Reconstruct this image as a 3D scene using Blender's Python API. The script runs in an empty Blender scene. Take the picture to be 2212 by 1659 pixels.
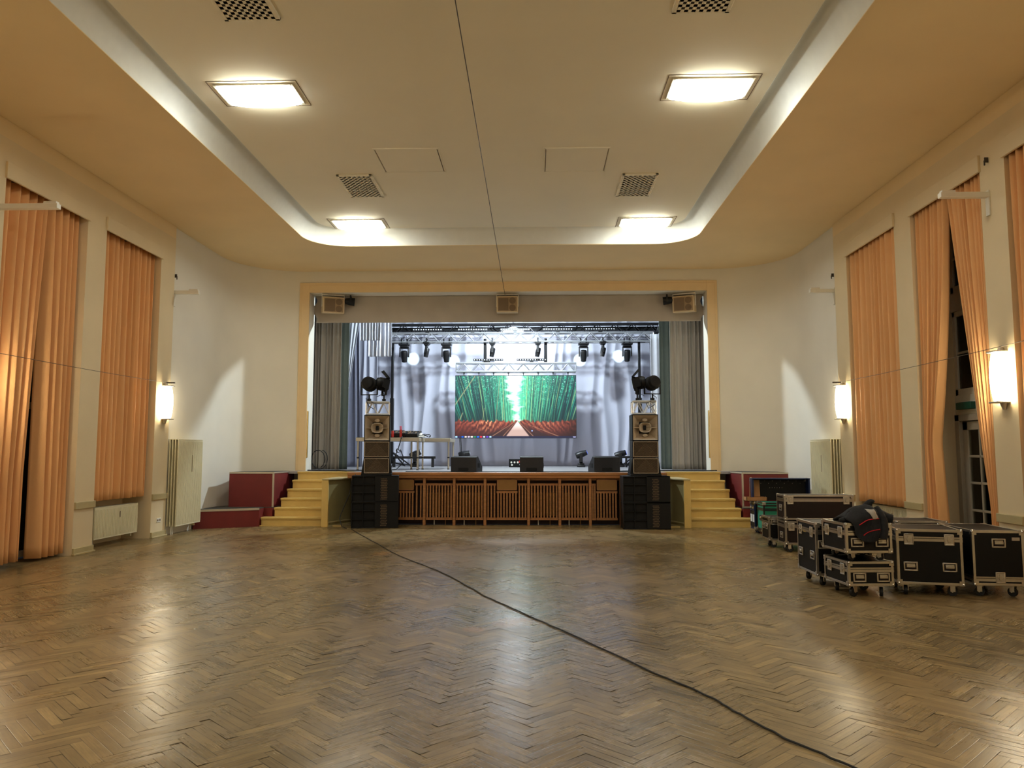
import bpy, math, random
from math import sin, cos, pi, radians as rad
from mathutils import Matrix, Vector
random.seed(7)
S = bpy.context.scene
COL = S.collection

# ------------------------------------------------------------------ camera, world, exposure
cam_d = bpy.data.cameras.new('camera'); cam = bpy.data.objects.new('camera', cam_d); COL.objects.link(cam)
cam.location = (0.57, 0, 1.6)
cam.rotation_euler = (rad(90 + 5.18), 0, rad(1.684))
cam_d.sensor_fit = 'HORIZONTAL'; cam_d.sensor_width = 36.0
cam_d.lens = 1660.0 / 2212.0 * 36.0
cam_d.clip_end = 200
S.camera = cam
S.view_settings.view_transform = 'Standard'; S.view_settings.look = 'None'
S.view_settings.gamma = 1.0; S.view_settings.use_curve_mapping = False
S.view_settings.exposure = 0.35
W = bpy.data.worlds.new('night'); S.world = W; W.use_nodes = True
W.node_tree.nodes['Background'].inputs[0].default_value = (0.02, 0.025, 0.035, 1)
W.node_tree.nodes['Background'].inputs[1].default_value = 0.25
S.cycles.max_bounces = 10; S.cycles.diffuse_bounces = 6; S.cycles.glossy_bounces = 4
S.cycles.sample_clamp_indirect = 6.0
LAMP_E = 26.0          # ceiling diffusers
SCONCE_E = 30.0        # wall sconces
STAGE_W = 110.0         # work light over the truss (W)
FLOOD_W = 1300.0        # stage flood above the opening (W)

# ------------------------------------------------------------------ helpers
def lin(r, g, b):
    f = lambda c: (c/255/12.92) if c/255 <= .04045 else ((c/255+.055)/1.055)**2.4
    return (f(r), f(g), f(b), 1)

def mat(name, rgb, rough=.6, metal=0.0, noise=0.0, scale=8.0, bump=0.0, bscale=60.0, spec=.5, emit=None, estr=0.0, stretch=None, coat=0.0):
    m = bpy.data.materials.new(name); m.use_nodes = True
    nt = m.node_tree; p = nt.nodes['Principled BSDF']
    c = lin(*rgb)
    p.inputs['Base Color'].default_value = c
    p.inputs['Roughness'].default_value = rough
    p.inputs['Metallic'].default_value = metal
    p.inputs['Specular IOR Level'].default_value = spec
    if coat: p.inputs['Coat Weight'].default_value = coat
    tc = nt.nodes.new('ShaderNodeTexCoord')
    mp = nt.nodes.new('ShaderNodeMapping'); nt.links.new(tc.outputs['Object'], mp.inputs[0])
    if stretch: mp.inputs['Scale'].default_value = stretch
    n = nt.nodes.new('ShaderNodeTexNoise'); n.inputs['Scale'].default_value = scale; n.inputs['Detail'].default_value = 5
    nt.links.new(mp.outputs[0], n.inputs['Vector'])
    amt = max(noise, .02)
    r = nt.nodes.new('ShaderNodeValToRGB')
    r.color_ramp.elements[0].position = .3; r.color_ramp.elements[1].position = .7
    r.color_ramp.elements[0].color = tuple(x*(1-amt) for x in c[:3])+(1,)
    r.color_ramp.elements[1].color = tuple(min(1, x*(1+amt)) for x in c[:3])+(1,)
    nt.links.new(n.outputs['Fac'], r.inputs[0]); nt.links.new(r.outputs[0], p.inputs['Base Color'])
    if bump:
        n2 = nt.nodes.new('ShaderNodeTexNoise'); n2.inputs['Scale'].default_value = bscale; n2.inputs['Detail'].default_value = 3
        nt.links.new(mp.outputs[0], n2.inputs['Vector'])
        b = nt.nodes.new('ShaderNodeBump'); b.inputs['Strength'].default_value = bump; b.inputs['Distance'].default_value = .01
        nt.links.new(n2.outputs['Fac'], b.inputs['Height']); nt.links.new(b.outputs[0], p.inputs['Normal'])
    if emit:
        p.inputs['Emission Color'].default_value = emit; p.inputs['Emission Strength'].default_value = estr
    return m

class MB:
    def __init__(s): s.v = []; s.f = []
    def add(s, vs, fs):
        o = len(s.v); s.v += [tuple(x) for x in vs]; s.f += [tuple(i+o for i in f) for f in fs]; return s
    def box(s, x0, x1, y0, y1, z0, z1, M=None):
        vs = [(x, y, z) for z in (z0, z1) for y in (y0, y1) for x in (x0, x1)]
        if M is not None: vs = [M @ Vector(v) for v in vs]
        return s.add(vs, [(0, 2, 3, 1), (4, 5, 7, 6), (0, 1, 5, 4), (2, 6, 7, 3), (0, 4, 6, 2), (1, 3, 7, 5)])
    def cbox(s, cx, cy, cz, sx, sy, sz, M=None):
        return s.box(cx-sx/2, cx+sx/2, cy-sy/2, cy+sy/2, cz-sz/2, cz+sz/2, M)
    def cyl(s, p0, p1, r, r2=None, n=10, cap=True):
        p0 = Vector(p0); p1 = Vector(p1); d = (p1-p0)
        if d.length < 1e-9: return s
        d.normalize()
        a = Vector((0, 0, 1)) if abs(d.z) < .9 else Vector((1, 0, 0))
        u = d.cross(a).normalized(); w = d.cross(u)
        r2 = r if r2 is None else r2
        vs = [p0+(u*cos(2*pi*i/n)+w*sin(2*pi*i/n))*r for i in range(n)]+[p1+(u*cos(2*pi*i/n)+w*sin(2*pi*i/n))*r2 for i in range(n)]
        fs = [(i, (i+1) % n, n+(i+1) % n, n+i) for i in range(n)]
        if cap: fs += [tuple(range(n))[::-1], tuple(range(n, 2*n))]
        return s.add(vs, fs)
    def tube(s, pts, r, n=8):
        pts = [Vector(p) for p in pts]; rings = []
        for i, p in enumerate(pts):
            d = (pts[min(i+1, len(pts)-1)]-pts[max(i-1, 0)]).normalized()
            a = Vector((0, 0, 1)) if abs(d.z) < .9 else Vector((1, 0, 0))
            u = d.cross(a).normalized(); w = d.cross(u)
            rr = r[i] if isinstance(r, (list, tuple)) else r
            rings.append([p+(u*cos(2*pi*k/n)+w*sin(2*pi*k/n))*rr for k in range(n)])
        vs = [v for R in rings for v in R]; fs = []
        for i in range(len(pts)-1):
            for k in range(n): fs.append((i*n+k, i*n+(k+1) % n, (i+1)*n+(k+1) % n, (i+1)*n+k))
        fs += [tuple(range(n))[::-1], tuple(range((len(pts)-1)*n, len(pts)*n))]
        return s.add(vs, fs)
    def lathe(s, prof, n=20, M=None):
        vs = []; fs = []
        for r, z in prof:
            for k in range(n):
                v = Vector((r*cos(2*pi*k/n), r*sin(2*pi*k/n), z)); vs.append(M @ v if M is not None else v)
        for i in range(len(prof)-1):
            for k in range(n): fs.append((i*n+k, i*n+(k+1) % n, (i+1)*n+(k+1) % n, (i+1)*n+k))
        fs += [tuple(range(n))[::-1], tuple(range((len(prof)-1)*n, len(prof)*n))]
        return s.add(vs, fs)
    def prism(s, poly, z0, z1, M=None):
        n = len(poly); vs = [Vector((x, y, z0)) for x, y in poly]+[Vector((x, y, z1)) for x, y in poly]
        if M is not None: vs = [M @ v for v in vs]
        fs = [(i, (i+1) % n, n+(i+1) % n, n+i) for i in range(n)]+[tuple(range(n))[::-1], tuple(range(n, 2*n))]
        return s.add(vs, fs)
    def grid(s, fn, nu, nv):
        vs = [fn(i/nu, j/nv) for j in range(nv+1) for i in range(nu+1)]
        fs = [(j*(nu+1)+i, j*(nu+1)+i+1, (j+1)*(nu+1)+i+1, (j+1)*(nu+1)+i) for j in range(nv) for i in range(nu)]
        return s.add(vs, fs)
    def build(s, name, m, parent=None, smooth=False, bevel=0.0, solid=0.0, fix=True, seg=2):
        me = bpy.data.meshes.new(name); me.from_pydata(s.v, [], s.f)
        me.materials.append(m)
        if fix:
            import bmesh
            b = bmesh.new(); b.from_mesh(me); bmesh.ops.recalc_face_normals(b, faces=b.faces); b.to_mesh(me); b.free()
        o = bpy.data.objects.new(name, me); COL.objects.link(o)
        if smooth or bevel:
            me.polygons.foreach_set('use_smooth', [True]*len(me.polygons)); me.set_sharp_from_angle(angle=rad(38))
        if bevel:
            md = o.modifiers.new('bevel', 'BEVEL'); md.width = bevel; md.segments = seg; md.limit_method = 'ANGLE'; md.angle_limit = rad(50)
        if solid:
            md = o.modifiers.new('solid', 'SOLIDIFY'); md.thickness = solid; md.offset = 0
        if parent: o.parent = parent
        return o

def thing(name, label, cat, loc=(0, 0, 0), rz=0.0, group=None):
    o = bpy.data.objects.new(name, None); COL.objects.link(o); o.empty_display_size = .1
    o.location = loc; o.rotation_euler = (0, 0, rz); o['label'] = label; o['category'] = cat
    if group: o['group'] = group
    return o
def tag(o, label, cat, group=None, kind=None):
    o['label'] = label; o['category'] = cat
    if group: o['group'] = group
    if kind: o['kind'] = kind
    return o
def struct(o): o['kind'] = 'structure'; return o
def kids(o): return [c for c in COL.objects if c.parent == o]
def dup(root, loc, rot=None, label=None, scale=None):
    r = root.copy(); COL.objects.link(r); r.location = loc
    if rot is not None: r.rotation_euler = rot if hasattr(rot, '__len__') else (0, 0, rot)
    if label: r['label'] = label
    if scale: r.scale = scale
    for ch in kids(root):
        c = ch.copy(); COL.objects.link(c); c.parent = r
        for g in kids(ch):
            d = g.copy(); COL.objects.link(d); d.parent = c
    return r
def inst(o, parent, M):
    c = o.copy(); COL.objects.link(c); c.parent = parent; c.matrix_local = M; return c

# ------------------------------------------------------------------ materials
M = {}
M['wall'] = mat('cream wall paint', (222, 203, 164), .75, noise=.03, scale=1.5, bump=.08, bscale=90)
M['white'] = mat('white wall paint', (225, 219, 203), .75, noise=.03, scale=1.2, bump=.08, bscale=90)
M['cove'] = mat('white cove paint', (226, 226, 218), .7, noise=.02)
M['ceil'] = mat('cream ceiling paint', (234, 226, 203), .8, noise=.02, scale=1.0)
M['apri'] = mat('apricot ceiling paint', (231, 207, 160), .8, noise=.03, scale=1.0)
M['frame'] = mat('apricot frame paint', (228, 200, 152), .7, noise=.03, scale=3)
M['trim'] = mat('olive cream trim paint', (184, 168, 122), .5, noise=.04, scale=6)
M['rad'] = mat('radiator enamel', (226, 218, 184), .35, noise=.02)
M['curt'] = mat('apricot curtain cloth', (226, 170, 112), .85, noise=.05, scale=3, bump=.15, bscale=400, stretch=(1, 1, .15))
M['hem'] = mat('apricot curtain hem', (226, 148, 92), .85, noise=.05, bump=.15, bscale=300)
M['red'] = mat('red linoleum', (108, 22, 18), .6, noise=.08, scale=4)
M['alu'] = mat('aluminium', (205, 200, 190), .32, 1.0, noise=.06, scale=20)
M['aluflat'] = mat('satin aluminium trim', (190, 180, 162), .5, .6)
M['truss'] = mat('truss aluminium', (215, 218, 222), .35, .75, noise=.05, scale=20)
M['carpet'] = mat('charcoal carpet', (58, 56, 50), .95, noise=.15, scale=40)
M['yellow'] = mat('yellow ochre paint', (212, 182, 108), .45, noise=.06, scale=5)
M['olive'] = mat('olive panel paint', (150, 138, 92), .5, noise=.08, scale=3)
M['wood'] = mat('orange brown wood', (164, 112, 66), .42, noise=.22, scale=5, stretch=(1, 1, 6))
M['woodh'] = mat('orange brown fascia wood', (174, 118, 66), .4, noise=.18, scale=4, stretch=(.4, 4, 4))
M['woodd'] = mat('dark recess', (52, 30, 16), .7)
M['tan'] = mat('tan grille cloth', (150, 112, 62), .8, noise=.06, bump=.2, bscale=300)
M['black'] = mat('black paint', (11, 11, 12), .55, spec=.3, noise=.1, scale=30, bump=.1, bscale=200)
M['blackm'] = mat('black metal', (26, 26, 28), .38, noise=.05)
M['port'] = mat('black port interior', (8, 8, 8), .8)
M['rubber'] = mat('black rubber', (18, 18, 18), .6)
M['horn'] = mat('beige horn moulding', (172, 156, 134), .5, noise=.04)
M['grille'] = mat('dark brown grille mesh', (58, 46, 34), .5, metal=.3)
M['perf'] = mat('brown perforated metal', (106, 88, 66), .5, metal=.2)
M['monitor'] = mat('dark grey monitor paint', (32, 32, 37), .6, bump=.15, bscale=250)
M['stage'] = mat('grey stage boards', (150, 148, 150), .45, noise=.08, scale=3, stretch=(.4, 6, 1))
M['gcurt'] = mat('grey stage curtain cloth', (176, 170, 160), .85, noise=.06, scale=3, stretch=(1, 1, .2))
M['val'] = mat('grey valance cloth', (172, 162, 148), .85, noise=.06, scale=2)
M['back'] = mat('pale grey backdrop cloth', (196, 198, 212), .8, noise=.05, scale=2, stretch=(1, 1, .3))
M['leg'] = mat('white stage leg cloth', (226, 228, 236), .8, noise=.03)
M['bluegrey'] = mat('blue grey cloth', (120, 122, 140), .85, noise=.05)
M['green'] = mat('grey green cloth', (112, 124, 118), .85, noise=.05)
M['shell'] = mat('dark stage house paint', (40, 40, 44), .9)
M['pvc'] = mat('white plastic', (232, 228, 214), .4)
M['speaker'] = mat('beige speaker plastic', (206, 184, 146), .5)
M['spkg'] = mat('tan speaker grille', (150, 124, 88), .6)
M['spkd'] = mat('brown speaker cone', (112, 90, 62), .6)
M['lamp'] = mat('lit diffuser', (250, 250, 245), .4, emit=(.96, 1.0, .95, 1), estr=LAMP_E)
M['sconce'] = mat('lit opal glass', (255, 245, 225), .4, emit=(1.0, .89, .65, 1), estr=SCONCE_E)
M['jamblight'] = mat('pale jamb light', (214, 182, 116), .35, .7)  # colour of the strips that imitate light on the stage jambs
M['hole'] = mat('dark duct', (30, 24, 18), .9)
M['groove'] = mat('dark joint', (96, 74, 52), .9)
M['case'] = mat('black laminate', (13, 12, 11), .5, spec=.25, noise=.08, scale=30)
M['cased'] = mat('dark brown laminate', (32, 21, 17), .5, spec=.25, noise=.08, scale=30)
M['caseg'] = mat('green laminate', (20, 128, 100), .5, noise=.06, scale=20)
M['bluetrim'] = mat('blue lacquered edge', (18, 38, 80), .45, .3)
M['carton'] = mat('brown cardboard', (164, 120, 76), .85, noise=.06)
M['cloth'] = mat('black jacket cloth', (24, 24, 27), .9, noise=.2, scale=20, bump=.4, bscale=25)
M['greyc'] = mat('light grey jacket cloth', (176, 168, 158), .9)
M['redc'] = mat('red piping', (190, 24, 34), .7)
M['label'] = mat('white paper label', (220, 220, 216), .7)
M['door'] = mat('grey door paint', (176, 168, 150), .5, noise=.03)
M['winframe'] = mat('white window paint', (226, 220, 202), .45)
M['exit'] = mat('dark green sign plastic', (18, 84, 66), .4)
M['dkwood'] = mat('dark stained wood', (58, 46, 34), .5, noise=.15, stretch=(1, 1, .2))
M['lens'] = mat('clear lens', (235, 238, 245), .15)
M['blueled'] = mat('blue light ring', (30, 60, 255), .3, emit=(.08, .18, 1, 1), estr=2.2)
M['pink'] = mat('pink bottle label', (222, 120, 150), .4)
M['redb'] = mat('red bottle', (190, 50, 44), .3)
M['wire'] = mat('thin dark wire', (60, 50, 40), .5)
M['work'] = mat('lit work light glass', (255, 255, 255), .3, emit=(.86, .93, 1, 1), estr=60)

def glass(name, tint):
    m = bpy.data.materials.new(name); m.use_nodes = True; nt = m.node_tree
    for n in list(nt.nodes): nt.nodes.remove(n)
    o = nt.nodes.new('ShaderNodeOutputMaterial'); mx = nt.nodes.new('ShaderNodeMixShader')
    fr = nt.nodes.new('ShaderNodeFresnel'); fr.inputs[0].default_value = 1.5
    t = nt.nodes.new('ShaderNodeBsdfTransparent'); t.inputs[0].default_value = tint
    g = nt.nodes.new('ShaderNodeBsdfGlossy'); g.inputs['Roughness'].default_value = .02
    nt.links.new(fr.outputs[0], mx.inputs[0]); nt.links.new(t.outputs[0], mx.inputs[1]); nt.links.new(g.outputs[0], mx.inputs[2])
    nt.links.new(mx.outputs[0], o.inputs[0]); return m
M['glass'] = glass('window glass', (.85, .9, .88, 1))

# parquet: every block carries its own tone; grain and joints come from the block's own uv
def parquet_mat():
    m = bpy.data.materials.new('worn oak parquet'); m.use_nodes = True; nt = m.node_tree; L = nt.links.new
    p = nt.nodes['Principled BSDF']
    at = nt.nodes.new('ShaderNodeAttribute'); at.attribute_name = 'tone'
    uv = nt.nodes.new('ShaderNodeUVMap'); uv.uv_map = 'block'
    sp = nt.nodes.new('ShaderNodeSeparateXYZ'); L(uv.outputs[0], sp.inputs[0])
    ramp = nt.nodes.new('ShaderNodeValToRGB'); cr = ramp.color_ramp
    cr.elements[0].position = 0; cr.elements[0].color = lin(113, 95, 63)
    cr.elements[1].position = 1; cr.elements[1].color = lin(178, 152, 101)
    e = cr.elements.new(.35); e.color = lin(133, 112, 75)
    e = cr.elements.new(.7); e.color = lin(151, 128, 86)
    L(at.outputs['Fac'], ramp.inputs[0])
    # grain, along u, offset by tone
    cm = nt.nodes.new('ShaderNodeCombineXYZ')
    mu = nt.nodes.new('ShaderNodeMath'); mu.operation = 'MULTIPLY'; mu.inputs[1].default_value = 6; L(sp.outputs[0], mu.inputs[0])
    mv = nt.nodes.new('ShaderNodeMath'); mv.operation = 'MULTIPLY'; mv.inputs[1].default_value = 110; L(sp.outputs[1], mv.inputs[0])
    mz = nt.nodes.new('ShaderNodeMath'); mz.operation = 'MULTIPLY'; mz.inputs[1].default_value = 97; L(at.outputs['Fac'], mz.inputs[0])
    L(mu.outputs[0], cm.inputs[0]); L(mv.outputs[0], cm.inputs[1]); L(mz.outputs[0], cm.inputs[2])
    gr = nt.nodes.new('ShaderNodeTexNoise'); gr.inputs['Scale'].default_value = 1; gr.inputs['Detail'].default_value = 4; L(cm.outputs[0], gr.inputs['Vector'])
    gm = nt.nodes.new('ShaderNodeMapRange'); gm.inputs[1].default_value = .25; gm.inputs[2].default_value = .75; gm.inputs[3].default_value = .72; gm.inputs[4].default_value = 1.24; L(gr.outputs['Fac'], gm.inputs[0])
    # worn and dirty patches with shapes of their own
    tc = nt.nodes.new('ShaderNodeTexCoord')
    pn = nt.nodes.new('ShaderNodeTexNoise'); pn.inputs['Scale'].default_value = .55; pn.inputs['Detail'].default_value = 6; pn.inputs['Roughness'].default_value = .65; L(tc.outputs['Object'], pn.inputs['Vector'])
    pm = nt.nodes.new('ShaderNodeMapRange'); pm.inputs[1].default_value = .35; pm.inputs[2].default_value = .68; pm.inputs[3].default_value = .74; pm.inputs[4].default_value = 1.12; L(pn.outputs['Fac'], pm.inputs[0])
    sn = nt.nodes.new('ShaderNodeTexNoise'); sn.inputs['Scale'].default_value = 3.2; sn.inputs['Detail'].default_value = 7; sn.inputs['Roughness'].default_value = .7; L(tc.outputs['Object'], sn.inputs['Vector'])
    sm = nt.nodes.new('ShaderNodeMapRange'); sm.inputs[1].default_value = .36; sm.inputs[2].default_value = .64; sm.inputs[3].default_value = .87; sm.inputs[4].default_value = 1.10; L(sn.outputs['Fac'], sm.inputs[0])
    k0 = nt.nodes.new('ShaderNodeMath'); k0.operation = 'MULTIPLY'; L(pm.outputs[0], k0.inputs[0]); L(sm.outputs[0], k0.inputs[1])
    k1 = nt.nodes.new('ShaderNodeMath'); k1.operation = 'MULTIPLY'; L(gm.outputs[0], k1.inputs[0]); L(k0.outputs[0], k1.inputs[1])
    # joints: uv holds block u in x and v in y, distance to block edge in z via attribute 'edge'
    ed = nt.nodes.new('ShaderNodeAttribute'); ed.attribute_name = 'halfsize'
    es = nt.nodes.new('ShaderNodeSeparateXYZ'); L(ed.outputs['Vector'], es.inputs[0])
    def dist(s, h):
        a = nt.nodes.new('ShaderNodeMath'); a.operation = 'ABSOLUTE'; L(s, a.inputs[0])
        b = nt.nodes.new('ShaderNodeMath'); b.operation = 'SUBTRACT'; L(h, b.inputs[0]); L(a.outputs[0], b.inputs[1]); return b.outputs[0]
    du = dist(sp.outputs[0], es.outputs[0]); dv = dist(sp.outputs[1], es.outputs[1])
    mn = nt.nodes.new('ShaderNodeMath'); mn.operation = 'MINIMUM'; L(du, mn.inputs[0]); L(dv, mn.inputs[1])
    jm = nt.nodes.new('ShaderNodeMapRange'); jm.inputs[1].default_value = .0006; jm.inputs[2].default_value = .0032; jm.inputs[3].default_value = .32; jm.inputs[4].default_value = 1; L(mn.outputs[0], jm.inputs[0])
    k2 = nt.nodes.new('ShaderNodeMath'); k2.operation = 'MULTIPLY'; L(k1.outputs[0], k2.inputs[0]); L(jm.outputs[0], k2.inputs[1])
    mx = nt.nodes.new('ShaderNodeMix'); mx.data_type = 'RGBA'; mx.blend_type = 'MULTIPLY'; mx.inputs[0].default_value = 1
    # two bare, reddish worn spots in the varnish
    base = ramp.outputs[0]
    for px, py, rx, ry in ((.36, 7.47, .24, .20), (.02, 7.18, .13, .12), (-1.9, 12.5, .16, .3)):
        mp = nt.nodes.new('ShaderNodeMapping'); mp.vector_type = 'TEXTURE'; mp.inputs['Location'].default_value = (px, py, 0); mp.inputs['Scale'].default_value = (rx, ry, 1); L(tc.outputs['Object'], mp.inputs[0])
        ln = nt.nodes.new('ShaderNodeVectorMath'); ln.operation = 'LENGTH'; L(mp.outputs[0], ln.inputs[0])
        ad = nt.nodes.new('ShaderNodeMath'); ad.operation = 'MULTIPLY_ADD'; ad.inputs[1].default_value = 2.4; L(sn.outputs['Fac'], ad.inputs[0]); L(ln.outputs['Value'], ad.inputs[2])
        wm = nt.nodes.new('ShaderNodeMapRange'); wm.inputs[1].default_value = 1.95; wm.inputs[2].default_value = 2.2; wm.inputs[3].default_value = .65; wm.inputs[4].default_value = 0; L(ad.outputs[0], wm.inputs[0])
        mm = nt.nodes.new('ShaderNodeMix'); mm.data_type = 'RGBA'; L(wm.outputs[0], mm.inputs[0]); L(base, mm.inputs[6]); mm.inputs[7].default_value = lin(176, 134, 84); base = mm.outputs[2]
    L(base, mx.inputs[6]); L(k2.outputs[0], mx.inputs[7]); L(mx.outputs[2], p.inputs['Base Color'])
    rm = nt.nodes.new('ShaderNodeMapRange'); rm.inputs[1].default_value = .3; rm.inputs[2].default_value = .7; rm.inputs[3].default_value = .15; rm.inputs[4].default_value = .31; L(pn.outputs['Fac'], rm.inputs[0])
    ra = nt.nodes.new('ShaderNodeMath'); ra.operation = 'MULTIPLY_ADD'; ra.inputs[1].default_value = .1; L(gr.outputs['Fac'], ra.inputs[0]); L(rm.outputs[0], ra.inputs[2]); L(ra.outputs[0], p.inputs['Roughness'])
    p.inputs['Specular IOR Level'].default_value = .5
    bp = nt.nodes.new('ShaderNodeBump'); bp.inputs['Strength'].default_value = .12; bp.inputs['Distance'].default_value = .004
    kb = nt.nodes.new('ShaderNodeMath'); kb.operation = 'MULTIPLY'; kb.inputs[0].default_value = 1; L(jm.outputs[0], kb.inputs[1]); L(kb.outputs[0], bp.inputs['Height']); L(bp.outputs[0], p.inputs['Normal'])
    return m
M['parquet'] = parquet_mat()

# ------------------------------------------------------------------ hall shell
XL, XR, ZC, ZU = -6.71, 6.60, 6.20, 6.50
YB = -5.0
def floor():
    Wd, n = .066, 6; Ln = Wd*n
    vs = []; fs = []; tone = []; half = []; uvs = []
    def clip(poly, xa, xb, ya, yb):
        for ax, lim, sg in ((0, xa, 1), (0, xb, -1), (1, ya, 1), (1, yb, -1)):
            out = []
            for i in range(len(poly)):
                a, b = poly[i], poly[(i+1) % len(poly)]
                ia, ib = sg*(a[ax]-lim) >= 0, sg*(b[ax]-lim) >= 0
                if ia: out.append(a)
                if ia != ib:
                    t = (lim-a[ax])/(b[ax]-a[ax]); out.append((a[0]+t*(b[0]-a[0]), a[1]+t*(b[1]-a[1])))
            poly = out
            if len(poly) < 3: return None
        return poly
    def block(c, ud, hu, hv, box):
        vd = (-ud[1], ud[0])
        q = [(c[0]+a*hu*ud[0]+b*hv*vd[0], c[1]+a*hu*ud[1]+b*hv*vd[1]) for a, b in ((-1, -1), (1, -1), (1, 1), (-1, 1))]
        q = clip(q, *box)
        if not q: return
        o = len(vs); ta, tb = random.gauss(0, .0016), random.gauss(0, .006)
        for x, y in q:
            vs.append((x, y, ta*(x-c[0])*(hu < .3)+tb*(y-c[1])*(hu < .3))); uvs.append(((x-c[0])*ud[0]+(y-c[1])*ud[1], (x-c[0])*vd[0]+(y-c[1])*vd[1]))
        fs.append(tuple(range(o, o+len(q)))); tone.append(min(1, max(0, random.gauss(.5, .15)))); half.append((hu, hv))
    r2 = math.sqrt(.5); U = (r2, r2); V = (-r2, r2)   # stair direction (1,1) of the pattern runs down the hall
    def tr(a, b): return ((a-b)*r2*Wd, (a+b)*r2*Wd)
    box = (-5.68, 5.9, 1.0, 17.6)
    for j in range(-30, 31):
        for k in range(-260, 420):
            a0, b0 = k, k+2*n*j
            c = tr(a0+n/2, b0+.5)
            if box[0]-.4 < c[0] < box[1]+.4 and box[2]-.4 < c[1] < box[3]+.4: block(c, U, Ln/2, Wd/2, box)
            c = tr(a0+n+.5, b0-n/2+1)
            if box[0]-.4 < c[0] < box[1]+.4 and box[2]-.4 < c[1] < box[3]+.4: block(c, V, Ln/2, Wd/2, box)
    for xa, xb in ((XL-.6, -5.69), (5.91, XR+.6)):      # border boards along the walls
        x = xa
        while x < xb-.01:
            y = 1.0+random.uniform(-1, 0); w = min(.085, xb-x)
            while y < 17.6:
                block((x+w/2, y+.5), (0, 1), .5, w/2, (xa, xb, 1.0, 17.6)); y += 1.0
            x += w
    y = YB
    while y < 1.0:                                       # boards behind the viewpoint
        w = min(.5, 1.0-y)
        for xa in range(-7, 7): block((xa+.5, y+w/2), (1, 0), .5, w/2, (XL-.6, XR+.6, YB, 1.0))
        y += w
    vs.extend([(XL-.6, YB, -.004), (XR+.6, YB, -.004), (XR+.6, 17.6, -.004), (XL-.6, 17.6, -.004)]); uvs.extend([(.1, .1)]*4); fs.append((len(vs)-4, len(vs)-3, len(vs)-2, len(vs)-1)); tone.append(.1); half.append((9, 9))
    for xa in (-5.69, 5.90):
        i = len(vs); vs.extend([(xa, 1, .0005), (xa+.014, 1, .0005), (xa+.014, 17.6, .0005), (xa, 17.6, .0005)]); uvs.extend([(9, 9)]*4)
        fs.append((i, i+1, i+2, i+3)); tone.append(0); half.append((0, 0))
    me = bpy.data.meshes.new('floor'); me.from_pydata(vs, [], fs); me.materials.append(M['parquet'])
    u = me.uv_layers.new(name='block')
    for l in me.loops: u.data[l.index].uv = uvs[l.vertex_index]
    a = me.attributes.new('tone', 'FLOAT', 'FACE'); a.data.foreach_set('value', tone)
    a = me.attributes.new('halfsize', 'FLOAT_VECTOR', 'FACE'); a.data.foreach_set('vector', [x for h in half for x in (h[0], h[1], 0)])
    f = bpy.data.objects.new('floor', me); COL.objects.link(f); struct(f)
floor()

NL = [(12.61, 14.53), (10.10, 12.06), (7.60, 9.55)]      # window niches of the long walls
NR = [(12.79, 14.77), (10.29, 12.23), (7.80, 9.75)]
ND = .56; NT = 5.55
def side_wall(name, X, sgn, niches, yend):
    b = MB(); ys = sorted(niches)
    edges = [YB]+[e for n in ys for e in n]+[yend]
    for i in range(0, len(edges), 2):
        b.box(min(X, X+sgn*.7), max(X, X+sgn*.7), edges[i], edges[i+1], 0, 5.95)
    for a, c in ys:
        b.box(min(X, X+sgn*.7), max(X, X+sgn*.7), a, c, NT, 5.95)
    struct(b.build(name, M['wall']))
    t = MB()
    t.box(min(X, X+sgn*.7), max(X, X+sgn*.7), YB, yend, 5.95, ZC)
    struct(t.build('trim_'+name.split('_')[1]+'_band', M['apri']))
side_wall('wall_left', XL, -1, NL, 15.10)
side_wall('wall_right', XR, 1, NR, 15.37)
struct(MB().box(XL-.7, XR+.7, YB-.2, YB, 0, ZU+.2).build('wall_back', M['wall']))

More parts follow.
